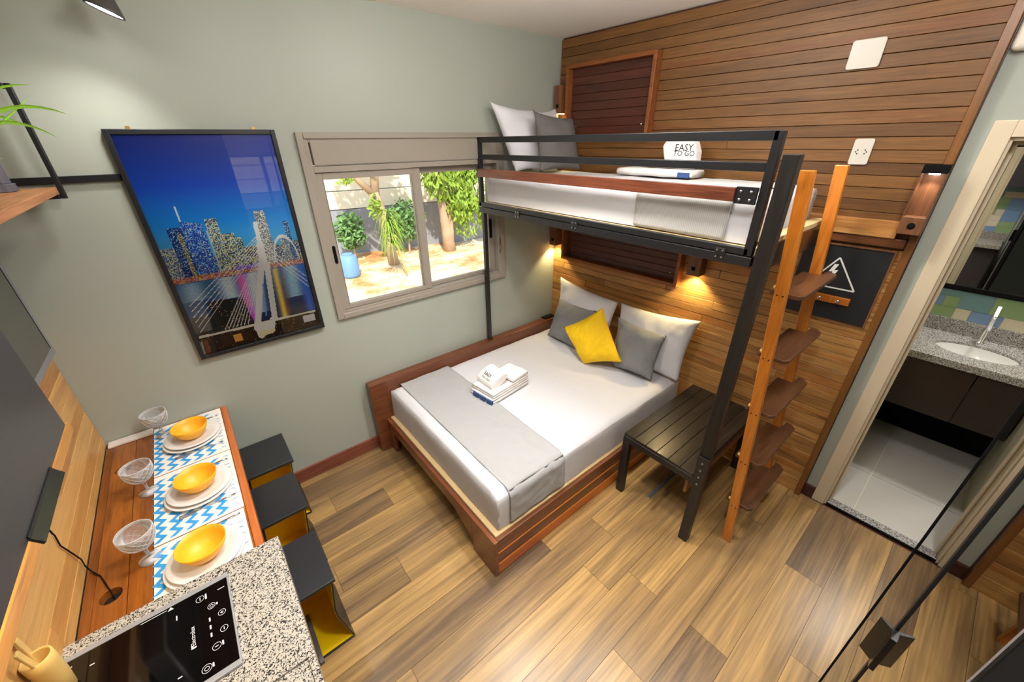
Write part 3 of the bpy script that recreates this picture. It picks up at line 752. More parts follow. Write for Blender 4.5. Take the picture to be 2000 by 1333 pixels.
q.xf(lambda v_: Vector((1.385+(v_.x-1.385)*cos(R0)-(v_.y-1.845)*sin(R0), 1.845+(v_.x-1.385)*sin(R0)+(v_.y-1.845)*cos(R0), v_.z)))
q.build('hem_print', NAVY, t1_, bevel=.003)

# ------------------------------------------------------------------ BUNK BED
bk_ = thing('loft_bed', 'high black steel single bunk bed along the plank wall above the double bed', 'bed', (2.1, 1.5, 0))
XF = 1.72
# platform frame
bx(XF-.018, XF+.022, .575, 2.455, 1.632, 1.672).build('lower_rail', BLACK, bk_, bevel=.003)
bx(2.43, 2.47, .575, 2.455, 1.632, 1.672).build('rear_rail', BLACK, bk_, bevel=.003)
bx(XF+.022, 2.43, 2.415, 2.455, 1.632, 1.672).build('end_rail', BLACK, bk_, bevel=.003)
bx(1.76, 2.47, .545, .585, 1.610, 1.715).build('end_beam', BLKW, bk_, bevel=.003)
bx(XF+.02, 2.46, .585, 2.45, 1.672, 1.700).build('base_board', PLY, bk_)
bx(1.80, 2.47, .550, .60, 1.715, 1.735).build('ply_edge', PLY, bk_)
for y in (.9, 1.25, 1.6, 1.95, 2.2): bx(XF+.022, 2.43, y, y+.03, 1.640, 1.670).build('cross_bar', BLACK, bk_)
# guard frame
g_ = bk_
GX0, GX1 = XF-.016, XF+.014
bx(GX0, GX1, .595, 2.455, 2.088, 2.122).build('guard_top_bar', BLACK, g_, bevel=.002)
bx(GX0, GX1, .612, 2.440, 1.985, 2.017).build('guard_middle_bar', BLACK, g_, bevel=.002)
bx(GX0, GX1, .595, 2.455, 1.676, 1.704).build('guard_bottom_bar', BLACK, g_, bevel=.002)
bx(GX0, GX1, .580, .612, 1.676, 2.120).build('guard_upright', BLACK, g_, bevel=.002)
bx(GX0, GX1, 2.428, 2.456, 1.676, 2.120).build('guard_upright', BLACK, g_, bevel=.002)
bx(GX0-.022, GX0-.002, .690, 2.425, 1.876, 1.928).build('guard_board', REDW, g_, bevel=.002)
for y0, y1 in ((.612, .690),):
    o = bx(GX0-.014, GX0-.001, y0, y1, 1.870, 1.932).build('bracket', BLACK, g_, bevel=.001)
    for yy in (y0+.02, y1-.02):
        for zz in (1.886, 1.916):
            B().lathe([(.005, 0), (.005, .004), (.002, .006)], (0, 0, 0), 8).xf(lambda v_: Vector((GX0-.014-v_.z, yy+v_.x, zz+v_.y))).build('bolt', STEEL, o)
o = bx(GX0-.014, GX0-.001, 2.425, 2.45, 1.872, 1.930).build('bracket', BLACK, g_)
for y in (2.02, 1.52, .70):
    o = bx(GX0-.006, GX0, y-.022, y+.022, 1.660, 1.690).build('clip', BLACK, g_, bevel=.001)
    for dy in (-.012, .012):
        for zz in (1.682, 1.654):
            B().lathe([(.005, 0), (.004, .006)], (0, 0, 0), 8).xf(lambda v_: Vector((GX0-.004-v_.z, y+dy+v_.x, zz+v_.y))).build('bolt', STEEL, o)
# posts
bx(1.705, 1.733, 2.40, 2.43, .593, 1.640).build('rear_post', BLACK, bk_, bevel=.002)
q = B(); 
q.box(1.702, 1.748, .512, .566, .56, 2.045)
q.build('front_post', BLKWZ, bk_, bevel=.002)
bx(1.700, 1.742, .510, .560, 0, .62).build('front_leg', BLACK, bk_, bevel=.002)
o = bx(1.692, 1.700, .508, .566, .44, .64).build('bracket', BLACK, bk_, bevel=.001)
for k in range(4):
    B().lathe([(.006, 0), (.006, .004), (.002, .006)], (0, 0, 0), 8).xf(lambda v_: Vector((1.692-v_.z, .536+v_.x, .46+k*.048+v_.y))).build('bolt', STEEL, o)
bx(1.733, 1.742, 2.40, 2.43, .592, .60).build('foot_plate', BLACK, bk_)
# bunk mattress
mt2 = thing('mattress', 'single mattress in a white sheet on the high bunk bed', 'mattress', (2.1, 1.5, 1.70))
softbox(1.765, 2.44, .615, 2.435, 1.705, 1.885, .035, 9, .005, (34, 64)).build('sheet', SHEET, mt2, smooth=True, weld=True)
# waffle band wraps along x: reuse drape with x/y swapped
RIB, n_, l_, b_ = newmat('grey_ribbed_cotton'); b_.inputs['Roughness'].default_value = .9
g0 = n_.new('ShaderNodeNewGeometry'); wv = n_.new('ShaderNodeTexWave'); wv.bands_direction = 'Y'; wv.inputs['Scale'].default_value = 38; wv.inputs['Distortion'].default_value = .6
l_.new(g0.outputs['Position'], wv.inputs['Vector']); c_ = n_.new('ShaderNodeValToRGB'); c_.color_ramp.elements[0].color = lin((168, 166, 162)); c_.color_ramp.elements[1].color = lin((188, 186, 182))
l_.new(wv.outputs[0], c_.inputs[0]); l_.new(c_.outputs[0], b_.inputs['Base Color'])
q = drape(.72, 1.175, 1.760, 2.43, 1.887, 1.712, .004, 2, .006, 20, 70, both=False, r_=.038)
q.xf(lambda v_: Vector((v_.y, v_.x, v_.z)))
bb_ = q.build('bunk_runner', RIB, None, smooth=True); md = bb_.modifiers.new('solid', 'SOLIDIFY'); md.thickness = .003
tag(bb_, 'grey ribbed cloth band draped over the bunk mattress towards the ladder end', 'bed runner')
pillow('pillow', [(1.765, 2.365, 2.325), (2.17, 2.385, 2.29), (2.17, 2.29, 1.90), (1.90, 2.27, 1.90)], .12, SHEET2, 'white pillow standing against the window wall on the bunk, front one', 'pillow', 'pillows on the bunk', seed=6)
pillow('pillow', [(2.15, 2.405, 2.285), (2.44, 2.425, 2.315), (2.45, 2.33, 1.90), (2.10, 2.32, 1.90)], .09, SHEET2, 'white pillow half hidden behind the dark grey cushion on the bunk', 'pillow', 'pillows on the bunk', seed=7)
pillow('cushion', [(2.00, 2.20, 2.268), (2.37, 2.19, 2.236), (2.36, 2.08, 1.905), (1.99, 2.12, 1.905)], .12, DGREYV, 'dark grey velvet cushion standing on the bunk in front of its pillows', 'cushion', seed=8)
bt = towel('folded_towel', 2.28, 2.43, 1.19, 1.70, 1.893, .045, 0, 'white folded towel lying on the bunk mattress behind the guard rail', None, 1, seed=12)
q = B().box(2.27, 2.30, 1.20, 1.27, 1.897, 1.925); q.build('hem_print', NAVY, bt, bevel=.003)
bt2 = thing('rolled_towel', 'white towel roll printed with dark lettering standing up on the bunk towel', 'towel', (2.36, 1.31, 1.94))
q = B()
poly = [(1.205, 1.94), (1.21, 2.03), (1.235, 2.085), (1.27, 2.105), (1.34, 2.11), (1.40, 2.095), (1.425, 2.06), (1.41, 2.01), (1.40, 1.985), (1.46, 1.985), (1.52, 1.965), (1.55, 1.942)]
q.prism(poly, 0, 2.325, 2.40); q.build('roll', TOWEL, bt2, bevel=.012, seg=3)
text('print', 'EASY', .050, INK, basis((2.3245, 1.285, 2.050), (0, -1, 0), (0, 0, 1)), bt2)
text('print', 'TO GO', .040, INK, basis((2.3245, 1.280, 2.020), (0, -1, 0), (0, 0, 1)), bt2)

# ------------------------------------------------------------------ LADDER
ld = thing('ladder', 'orange varnished wooden ladder with five dark treads leaning on the end of the bunk', 'ladder', (2.1, .36, 0))
lean = (.530-.365)/1.98
def ly(z): return .365+lean*z
for x in (1.892, 2.335):
    q = B(); q.prism([(ly(0)-.022, 0), (ly(0)+.024, 0), (ly(1.985)+.026, 1.985), (ly(1.985)-.024, 1.985)], 0, x, x+.030)
    o = q.build('stile', ORW, ld, bevel=.003)
    for zz in (.268, .575, .881, 1.183, 1.489):
        for dy in (-.011, .011):
            B().lathe([(.0035, 0), (.0035, .0008)], (0, 0, 0), 8).xf(lambda v_: Vector((x-v_.z-.0002, ly(zz)+dy+v_.x, zz+v_.y))).build('screw', BLACKM, o)
for zz in (.275, .58, .885, 1.185, 1.49):
    yc = ly(zz)
    q = B(); q.prism([(1.922, yc+.052), (1.922, yc-.062), (1.945, yc-.078), (2.395, yc-.078), (2.42, yc-.05), (2.42, yc-.024), (2.335, yc-.024), (2.335, yc+.052)], 2, zz-.014, zz+.006)
    q.build('tread', TREADW, ld, bevel=.003)
    bx(1.922, 1.936, yc-.02, yc+.02, zz-.05, zz-.014).build('cleat', ORW, ld)
    B().lathe([(.008, 0), (.010, .006), (.006, .012)], (0, 0, 0), 10).xf(lambda v_: Vector((1.892+.010+v_.x, ly(zz)+.024+v_.z, zz+.03+v_.y))).build('plug', UTW, ld)

# ------------------------------------------------------------------ STOOL / bench under the bunk post
st = thing('bench', 'low black slatted wooden bench between the bed and the ladder', 'bench', (2.15, .79, 0))
for k in range(6):
    a = .575+k*.0735
    bx(1.715, 2.545, a+.001, a+.0725, .465, .485).build('slat', BLKW, st, bevel=.002)
q = B(); q.box(1.712, 1.735, .572, 1.018, .425, .466); q.box(2.52, 2.545, .572, 1.018, .425, .466); q.box(1.735, 2.52, .572, .595, .425, .466); q.box(1.735, 2.52, .995, 1.018, .425, .466)
q.build('apron', BLACK, st, bevel=.002)
for x, y in ((1.712, .972), (2.505, .972), (2.505, .572)):
    bx(x, x+.038, y, y+.046, 0, .425).build('leg', BLACK, st, bevel=.002)
bx(1.72, 2.54, .78, .80, .10, .115).build('stretcher', STEEL, st)
bx(1.75, 2.505, .600, .615, .30, .40).build('side_board', wood('bench_side_board', [(120, 78, 40), (150, 100, 54), (168, 116, 64)], 0, .4, 24, 2), st)

# ------------------------------------------------------------------ ON THE WOOD WALL
def wbox(d0, d1, y0, y1, z0, z1): return B().box(d0, d1, y0, y1, z0, z1).xf(WT)
def wframe(name, label, y0, y1, z0, z1):
    t = thing(name, label, 'wall decor', WT(Vector((0, (y0+y1)/2, (z0+z1)/2))))
    w_ = .024; D = .062
    for a in ((y0, y1, z1-w_, z1), (y0, y1, z0, z0+w_), (y0, y0+w_, z0+w_, z1-w_), (y1-w_, y1, z0+w_, z1-w_)):
        wbox(.002, D, *a).build('frame_side', FRAMEW, t, bevel=.002)
    n = 8; h = (z1-z0-2*w_)/n
    for k in range(n):
        wbox(.004, .014+.001*(k % 2), y0+w_, y1-w_, z0+w_+k*h+.0008, z0+w_+(k+1)*h-.0008).build('plank', DARKW, t, bevel=.0015, seg=1)
    for yy in (y0+.08, y1-.08):
        B().lathe([(.006, 0), (.006, .003), (.002, .005)], (0, 0, 0), 10).xf(lambda v_: WT(Vector((.016+v_.z, yy+v_.x, z0+.08+v_.y)))).build('screw', CHROME, t)
    return t
wframe('wooden_wall_niche', 'upper shallow box frame holding dark mahogany planks, above the bunk', 1.640, 2.350, 2.105, 2.572)
wframe('wooden_wall_niche', 'lower shallow box frame holding dark mahogany planks, just under the bunk', 1.262, 2.318, 1.180, 1.610)
def sconce(label, yc, z0, z1, e=0, d=.085, w_=.07, dn=True):
    t = thing('wall_sconce', label, 'wall lamp', WT(Vector((0, yc, (z0+z1)/2))), 'wooden box reading lamps')
    wbox(.002, d, yc-w_/2, yc+w_/2, z0, z1).build('box', SCONW, t, bevel=.002)
    wbox(d, d+.0015, yc-.012, yc+.012, z0+.035, z0+.059).build('switch', BLACKM, t)
    wbox(.02, d-.015, yc-w_/2+.012, yc+w_/2-.012, z0-.003, z0-.0005).build('led', LAMPY, t)
    p = WT(Vector((d*.55, yc, z0-.012)))
    if e: spot('sconce_light', p, p+Vector((.03, 0, -1)), e, 120, (1, .78, .36), .02, .5)
    return t
sconce('wooden box lamp with a glowing underside beside the upper framed panel, above the bunk pillows', 2.400, 2.275, 2.455, 5)
sconce('wooden box lamp in the corner by the window wall, left of the lower framed panel', 2.400, 1.285, 1.46, 5.5)
sconce('wooden box lamp glowing on the planks right of the lower framed panel, under the bunk', 1.158, 1.295, 1.48, 8, w_=.085)
# lamp by the trim
t = thing('wall_sconce', 'tall open wooden lamp with a black cap and a bright spot beside the bathroom door', 'wall lamp', WT(Vector((0, .245, 1.85))))
wbox(.002, .02, .205, .285, 1.70, 1.985).build('backplate', SCONW, t, bevel=.002)
wbox(.02, .09, .205, .285, 1.955, 1.988).build('cap', BLACKM, t, bevel=.002)
wbox(.02, .09, .205, .285, 1.70, 1.775).build('block', SCONW, t, bevel=.002)
wbox(.02, .085, .205, .209, 1.775, 1.955).build('cheek', SCONW, t); wbox(.02, .085, .281, .285, 1.775, 1.955).build('cheek', SCONW, t)
B().lathe([(.014, 0), (.012, .004), (.006, .006)], (0, 0, 0), 16).xf(lambda v_: WT(Vector((.09+v_.z, .243+v_.x, 1.738+v_.y)))).build('switch', BLACKM, t)
B().lathe([(.018, 0), (.018, -.006), (.002, -.007)], (0, 0, 0), 18).xf(lambda v_: WT(Vector((.055+v_.x, .245+v_.y, 1.955+v_.z)))).build('led', LAMPW, t)
pp = WT(Vector((.055, .245, 1.944))); spot('sconce_light', pp, pp+Vector((0, 0, -1)), .9, 110, (1, .9, .75), .015, .5)
# ledge
lg = thing('wall_ledge', 'long projecting wooden ledge on the plank wall above the chalkboard', 'ledge', WT(Vector((0, 1.0, 1.7))))
wbox(.002, .034, .285, 2.455, 1.665, 1.742).build('board', WALLL, lg, bevel=.002)
wbox(.002, .026, .240, 2.455, 1.622, 1.664).build('lower_board', wood('ledge_lower_wood', [(84, 48, 24), (108, 64, 32), (126, 78, 42)], 1, .4, 24, 2, .2), lg, bevel=.003)
# chalkboard
ck = thing('chalkboard', 'black chalkboard with a white lightning warning triangle, behind the ladder', 'chalkboard', WT(Vector((0, .42, 1.4))))
wbox(.002, .010, .262, .625, 1.205, 1.600).build('board', CHALK, ck)
q = wbox(.002, .016, .255, .262, 1.20, 1.608); q.build('edge', SCONW, ck); wbox(.002, .016, .262, .625, 1.600, 1.608).build('edge', SCONW, ck)
CHW = plain('white_chalk', (236, 236, 230), .9)
def wline(a, b_, wd, par, name='line', mat=CHW, d=.0105):
    (y0, z0), (y1, z1) = a, b_
    q = B().beam((d, y0, z0), (d, y1, z1), .0012, wd, (0, z0-z1, y1-y0)); q.xf(WT); return q
tri = [(.458, 1.538), (.352, 1.378), (.560, 1.378)]
q = B()
for i in range(3):
    a, b_ = tri[i], tri[(i+1) % 3]; w1 = wline(a, b_, .007, ck); q.add(w1.v, w1.f)
q.build('triangle', CHW, ck)
q = B(); q.prism([(.452, 1.503), (.470, 1.503), (.485, 1.460), (.468, 1.462), (.478, 1.425), (.488, 1.428), (.470, 1.398), (.455, 1.424), (.464, 1.424), (.447, 1.474), (.464, 1.470)], 0, .0102, .0112); q.xf(WT)
q.build('bolt', CHW, ck)
hk = thing('hook_rack', 'small wooden coat rack with two metal hooks on the chalkboard', 'coat rack', WT(Vector((.01, .44, 1.32))))
wbox(.010, .026, .350, .565, 1.300, 1.338).build('rail', ORW, hk, bevel=.002)
for yy in (.395, .475):
    B().lathe([(.004, 0), (.004, .02), (.010, .022), (.010, .028), (.003, .03)], (0, 0, 0), 12).xf(lambda v_: WT(Vector((.026+v_.z, yy+v_.x, 1.322+v_.y)))).build('hook', CHROME, hk, smooth=True)
# plates
def rrect(y0, y1, z0, z1, r_, n=5):
    P_ = []
    for cy, cz, a0 in ((y1-r_, z1-r_, 0), (y0+r_, z1-r_, pi/2), (y0+r_, z0+r_, pi), (y1-r_, z0+r_, 3*pi/2)):
        for i in range(n+1): a = a0+pi/2*i/n; P_.append((cy+r_*cos(a), cz+r_*sin(a)))
    return P_
bp_ = B().prism(rrect(.578, .697, 2.370, 2.480, .010), 0, .002, .010).xf(WT).build('blank_plate', PLASTW, None, bevel=.002)
tag(bp_, 'blank square white cover plate high on the plank wall', 'cover plate')
so = thing('wall_socket', 'white double socket plate on the plank wall above the ladder', 'socket', WT(Vector((.004, .53, 2.03))))
B().prism(rrect(.493, .567, 1.977, 2.088, .009), 0, .002, .010).xf(WT).build('plate', PLASTW, so, bevel=.002)
for yy in (.516, .544):
    q = B(); 
    for dy, dz in ((0, .008), (0, -.008), (.006 if yy > .53 else -.006, 0)):
        q.prism([(yy+dy+.0028*cos(2*pi*k/8), 2.032+dz+.0028*sin(2*pi*k/8)) for k in range(8)], 0, .0101, .0106)
    q.xf(WT).build('pin_holes', BLACKM, so)
    q = B(); ring = [(yy+.012*cos(2*pi*k/6), 2.032+.014*sin(2*pi*k/6)) for k in range(6)]
sk = B().prism(rrect(.755, .80, .60, .70, .008), 0, .002, .012).xf(WT).build('wall_socket', PLASTW, None, bevel=.002)
tag(sk, 'white socket low on the plank wall behind the ladder', 'socket')

# ------------------------------------------------------------------ WINDOW WALL: cable duct, picture
dk = bx(-.655, -.148, WY-.016, WY-.0005, 1.965, 1.992).build('cable_duct', BLACK, None, bevel=.002)
tag(dk, 'thin black cable duct running along the wall from shelf to picture', 'cable duct')
pc = thing('framed_picture', 'large framed night photograph of a lit city, river and white cable-stayed bridge', 'picture', (.167, 2.44, 1.62))
PX0, PX1, PZ0, PZ1 = -.147, .481, 1.083, 2.160
q = B(); fw = .020
q.box(PX0, PX0+fw, 2.428, WY-.002, PZ0, PZ1); q.box(PX1-fw, PX1, 2.428, WY-.002, PZ0, PZ1); q.box(PX0+fw, PX1-fw, 2.428, WY-.002, PZ1-fw, PZ1); q.box(PX0+fw, PX1-fw, 2.428, WY-.002, PZ0, PZ0+fw)
q.build('frame', BLACK, pc, bevel=.002)
bx(PX0+fw, PX1-fw, WY-.016, WY-.004, PZ0+fw, PZ1-fw).build('backing', BLACKM, pc)
for x in (-.07, .39):
    bx(x, x+.014, WY-.005, WY-.002, PZ1, PZ1+.012).build('hanger', plain('brass', (190, 150, 84), .4, .8) if x < 0 else bpy.data.materials['brass'], pc)
# print painted as coloured cells
def paint_poster(W, H):
    rg = np.random.RandomState(4)
    yy, xx = np.mgrid[0:H, 0:W]; u = (xx+.5)/W; v_ = (yy+.5)/H      # v downwards
    def L(c): return np.array(lin(c)[:3])
    img = np.zeros((H, W, 3))
    stops = [(0, (12, 36, 130)), (.2, (10, 66, 176)), (.36, (0, 122, 200)), (.5, (66, 164, 216)), (.62, (140, 184, 214))]
    for k in range(3):
        img[..., k] = np.interp(v_, [s_[0] for s_ in stops], [L(s_[1])[k] for s_ in stops])
    def rect(x0, x1, y0, y1, c, slope=0):
        m_ = (u > x0) & (u < x1) & (v_ > y0+(u-x0)*slope) & (v_ < y1); img[m_] = L(c); return m_
    def lights(m_, dens, cols):
        rnd = rg.rand(H, W); idx = np.where(m_ & (rnd < dens))
        cc = rg.randint(0, len(cols), len(idx[0]))
        for i in range(len(idx[0])): img[idx[0][i], idx[1][i]] = L(cols[cc[i]])
    YL = [(240, 214, 120), (250, 236, 190), (120, 160, 220), (200, 220, 160)]; BLc = [(40, 120, 230), (90, 170, 250), (20, 60, 160), (180, 210, 250)]
    # far low skyline
    for i in range(26):
        x0 = i/26; h = .49+.05*rg.rand(); m_ = rect(x0, x0+.045, h, .62, (50, 70, 110)); lights(m_, .35, YL)
    m_ = rect(.0, .11, .46, .63, (60, 90, 140)); lights(m_, .5, YL)
    m_ = rect(.09, .19, .372, .625, (16, 40, 110)); lights(m_, .3, BLc); m_ = rect(.14, .17, .40, .62, (110, 100, 60)); lights(m_, .4, YL)
    m_ = rect(.185, .325, .348, .62, (22, 66, 170), .15); lights(m_, .45, BLc); lights(m_, .06, YL)
    rect(.186, .198, .285, .35, (190, 210, 230))
    m_ = rect(.345, .43, .348, .60, (52, 74, 100)); lights(m_, .55, YL); m_ = rect(.335, .35, .40, .60, (160, 190, 220))
    m_ = rect(.425, .52, .425, .60, (40, 60, 80)); lights(m_, .55, YL)
    m_ = rect(.515, .56, .45, .60, (30, 44, 60)); lights(m_, .5, YL)
    m_ = rect(.705, .79, .335, .60, (90, 100, 110)); lights(m_, .55, [(236, 220, 180), (150, 160, 160), (220, 226, 230)])
    m_ = rect(.56, .70, .50, .61, (60, 60, 70)); lights(m_, .4, YL)
    m_ = rect(.91, .955, .398, .60, (40, 66, 110)); lights(m_, .35, BLc); m_ = rect(.85, .92, .47, .60, (90, 110, 140)); lights(m_, .4, YL)
    m_ = rect(.955, 1.0, .50, .60, (50, 70, 110)); lights(m_, .35, YL)
    arc = (abs(np.hypot((u-.87)/.10, (v_-.60)/.13)-1) < .06) & (v_ < .6); img[arc] = L((220, 225, 235))
    m_ = (v_ > .598) & (v_ < .628); img[m_] = L((150, 80, 40)); lights(m_, .6, [(250, 160, 70), (250, 210, 150), (200, 80, 40), (150, 120, 220)])
    m_ = (v_ > .585) & (v_ < .605) & (u > .45) & (u < .7); img[m_] = L((110, 80, 200)); lights(m_, .4, [(250, 240, 255), (140, 90, 240)])
    wm = v_ > .628
    base = L((22, 92, 150)); dk_ = L((10, 34, 70))
    n_s = rg.rand(H, W)*.35
    t = np.clip((v_-.63)/.27, 0, 1)[..., None]
    img[wm] = (base*(1-t)+dk_*t)[wm]
    def refl(x0, w_, c, a, top=.63, bot=.90, dx=0):
        k = np.exp(-((u-x0-dx*(v_-top))/w_)**2)*(v_ > top)*(v_ < bot)*(.75+.5*rg.rand(H, W))*a
        k = np.clip(k, 0, 1)[..., None]; img[:] = img*(1-k)+L(c)*k
    refl(.35, .06, (200, 225, 250), .8, bot=.74); refl(.47, .035, (240, 90, 190), .9, dx=-.1); refl(.55, .05, (190, 210, 250), .9, dx=-.15, bot=.85); refl(.44, .03, (170, 70, 240), .9, .80)
    refl(.74, .022, (250, 210, 70), .85, dx=-.1); refl(.80, .02, (120, 70, 30), .5, dx=-.2); refl(.87, .06, (170, 215, 245), .75, dx=-.1, bot=.80); refl(.10, .07, (160, 200, 220), .6, bot=.72); refl(.96, .04, (40, 110, 220), .8)
    fg = (v_ > .735+.10*np.clip(u-.25, 0, 1)) & (u > .16) & (u < .45-.2*(.9-v_)) & (v_ < .92); img[fg] = L((20, 20, 24)); lights(fg, .015, [(230, 180, 110)])
    fg = (v_ > .80) & (u < .2); img[fg] = L((26, 30, 34))
    bt_ = v_ > .915; img[bt_] = L((28, 18, 12)); lights(bt_, .04, [(200, 140, 60), (60, 40, 24)])
    rect(.86, .97, .925, .965, (200, 200, 214)); rect(.15, .40, .925, .985, (44, 28, 16)); rect(.25, .32, .935, .975, (206, 150, 70))
    def seg(x0, y0, x1, y1, wd, c):
        asp = H/W*(1.0)
        dx, dy = x1-x0, (y1-y0)*1.72; L2 = dx*dx+dy*dy; px, py = u-x0, (v_-y0)*1.72
        t_ = np.clip((px*dx+py*dy)/L2, 0, 1); d = np.hypot(px-t_*dx, py-t_*dy); m2 = d < wd; img[m2] = L(c); return m2
    for i in range(13):
        k = i/12; seg(.69-.05*k, .45+.15*k, .035+.36*k if i > 5 else .035, (.74+.028*i) if i < 6 else .895, .0028, (225, 228, 235))
    for i in range(3): seg(.70, .50+.02*i, .985, .70+.03*i, .0035, (230, 230, 235))
    seg(.02, .905, .98, .910, .011, (226, 218, 190))
    WHt = (232, 226, 206)
    seg(.697, .395, .675, .60, .017, WHt); seg(.685, .50, .665, .61, .030, WHt)
    seg(.645, .60, .475, .90, .026, WHt); seg(.69, .60, .62, .90, .024, WHt); seg(.475, .90, .47, .975, .030, WHt); seg(.60, .90, .56, .965, .024, WHt); seg(.47, .97, .57, .96, .026, (214, 202, 170)); seg(.47, .93, .57, .93, .04, WHt)
    seg(.61, .70, .56, .87, .006, (120, 150, 250))
    return np.clip(img*1.6, 0, 1)
def cell_print(name, W, H, x0, x1, z0, z1, y, img, parent, mat):
    xs = np.linspace(x0, x1, W+1); zs = np.linspace(z1, z0, H+1)
    V = np.zeros(((W+1)*(H+1), 3)); X, Z = np.meshgrid(xs, zs); V[:, 0] = X.ravel(); V[:, 2] = Z.ravel(); V[:, 1] = y
    off = ROOT[parent.name]; V -= np.array(off)
    i, j = np.meshgrid(np.arange(H), np.arange(W), indexing='ij'); a = (i*(W+1)+j).ravel()
    F = np.stack([a, a+W+1, a+W+2, a+1], 1)
    me = bpy.data.meshes.new(name); me.vertices.add(len(V)); me.vertices.foreach_set('co', V.ravel())
    me.loops.add(F.size); me.loops.foreach_set('vertex_index', F.ravel()); me.polygons.add(len(F))
    me.polygons.foreach_set('loop_start', np.arange(len(F))*4); me.polygons.foreach_set('loop_total', np.full(len(F), 4))
    me.update(); me.validate()
    ca = me.color_attributes.new('Col', 'FLOAT_COLOR', 'CORNER')
    c4 = np.ones((len(F), 4, 4)); c4[:, :, :3] = img.reshape(-1, 1, 3); ca.data.foreach_set('color', c4.ravel())
    me.materials.append(mat); o = bpy.data.objects.new(name, me); col.objects.link(o); o.parent = parent; return o
PW_, PH_ = 170, 292
cell_print('print', PW_, PH_, PX0+fw, PX1-fw, PZ0+fw, PZ1-fw, WY-.0165, paint_poster(PW_, PH_), pc, facecol('photo_print', .35))
bx(PX0+fw-.004, PX1-fw+.004, 2.434, 2.437, PZ0+fw-.004, PZ1-fw+.004).build('glazing', PGLASS, pc)
# ------------------------------------------------------------------ LEFT WALL: plank panel
pn = thing('plank_panel', 'pale plank backsplash on the left wall above the dining counter', 'wall panel', (-.65, 1.2, 1.0))
zz = .762; hs = [.052, .075, .085, .06, .07, .088, .075, .07, .06]
r = random.Random(9)
for k, h in enumerate(hs):
    y0 = .50; cuts = [y0, r.uniform(.7, .9), r.uniform(1.3, 2.0), 2.459] if k % 2 else [y0, r.uniform(.8, 1.2), 2.459]
    for a, b_ in zip(cuts[:-1], cuts[1:]):
        bx(-.658, -.636+r.uniform(-.0015, .0015), a+.0006, b_-.0006, zz+.0008, zz+h-.0008).build('plank', PANW, pn, bevel=.001, seg=1)
    zz += h
patch_tiles(bpy.data.objects['wall_left'], 1, -.66, -.15, .48, .82, 1.495, 33, .010, 1)
bx(-.66, -.645, -.15, .50, .76, .90).build('upstand', GRAN, bpy.data.objects['wall_left'])
pb = thing('lit_batten', 'yellow-lit wooden batten fixed along the plank backsplash under the cabinet', 'batten', (-.61, 1.0, 1.12))
bx(-.6355, -.585, .5, 2.05, 1.095, 1.140).build('board', ORW if False else wood('batten_wood', [(196, 130, 60), (214, 150, 74), (224, 164, 90)], 1, .35, 26, 2, .2, fine=.2), pb, bevel=.003)

# ------------------------------------------------------------------ DINING COUNTER
tb = thing('dining_counter', 'narrow orange-brown plank dining counter along the left wall with a lighter front edge', 'table', (-.4, 1.9, .74))
TZ = .762
def plank_holes(name, x0, x1, y0, y1, z0, z1, holes, r_, mat, parent):
    q = B(); ys = y0; n = 32
    for hy in sorted(holes):
        hx = (x0+x1)/2; a, c = hy-(x1-x0)/2, hy+(x1-x0)/2
        q.box(x0, x1, ys, a, z0, z1)
        ring = [(hx+r_*cos(2*pi*i/n), hy+r_*sin(2*pi*i/n)) for i in range(n)]
        hw = (x1-x0)/2; out = []
        for i in range(n):
            t = 2*pi*i/n; s_ = hw/max(abs(cos(t)), abs(sin(t))); out.append((hx+s_*cos(t), hy+s_*sin(t)))
        V = [(p[0], p[1], z1) for p in ring]+[(p[0], p[1], z1) for p in out]+[(p[0], p[1], z0) for p in ring]+[(p[0], p[1], z0) for p in out]; F = []
        for i in range(n):
            j = (i+1) % n; F += [(i, j, n+j, n+i), (i, 2*n+i, 2*n+j, j), (n+i, n+j, 3*n+j, 3*n+i)]
        q.add(V, F); ys = c
    q.box(x0, x1, ys, y1, z0, z1)
    return q.build(name, mat, parent)
TX = [-.635, -.606, -.520, -.452, -.375, -.300, -.230, -.158]
for k in range(7):
    a, b_ = TX[k]+.0006, TX[k+1]-.0006
    if k == 1: plank_holes('plank', a, b_, 1.29, 2.458, TZ-.03, TZ, [1.449, 2.182], .030, TABW, tb)
    else: bx(a, b_, 1.29, 2.458, TZ-.03, TZ).build('plank', TABW, tb, bevel=.001, seg=1)
bx(-.158, -.130, 1.29, 2.458, TZ-.045, TZ).build('front_edge', wood('edge_wood', [(176, 92, 40), (196, 108, 50), (206, 122, 64)], 1, .3, 26, 2, .2, fine=.2, coat=.3), tb, bevel=.004)
bx(-.635, -.15, 1.29, 2.455, TZ-.36, TZ-.34).build('cable_tray', BLACKM, tb)
rnr = bx(-.625, -.452, 2.405, 2.456, TZ+.001, TZ+.012).build('wall_strip', plain('white_marble_strip', (232, 224, 220), .4, var=.1, bscale=300), None, bevel=.002)
tag(rnr, 'short white marbled strip lying against the window wall at the end of the counter', 'strip')
# cable
cb2 = B().tube([(-.634, 1.60, 1.015), (-.632, 1.60, .97), (-.631, 1.585, .935), (-.632, 1.60, .90), (-.628, 1.62, .82), (-.629, 1.615, .79), (-.620, 1.60, .770), (-.595, 1.56, .766), (-.575, 1.50, .766), (-.563, 1.465, .764), (-.563, 1.445, .72)], .0022, 8).build('power_cable', BLACKM, None, smooth=True)
tag(cb2, 'thin black power cable running down the planks into the nearer counter hole', 'cable')
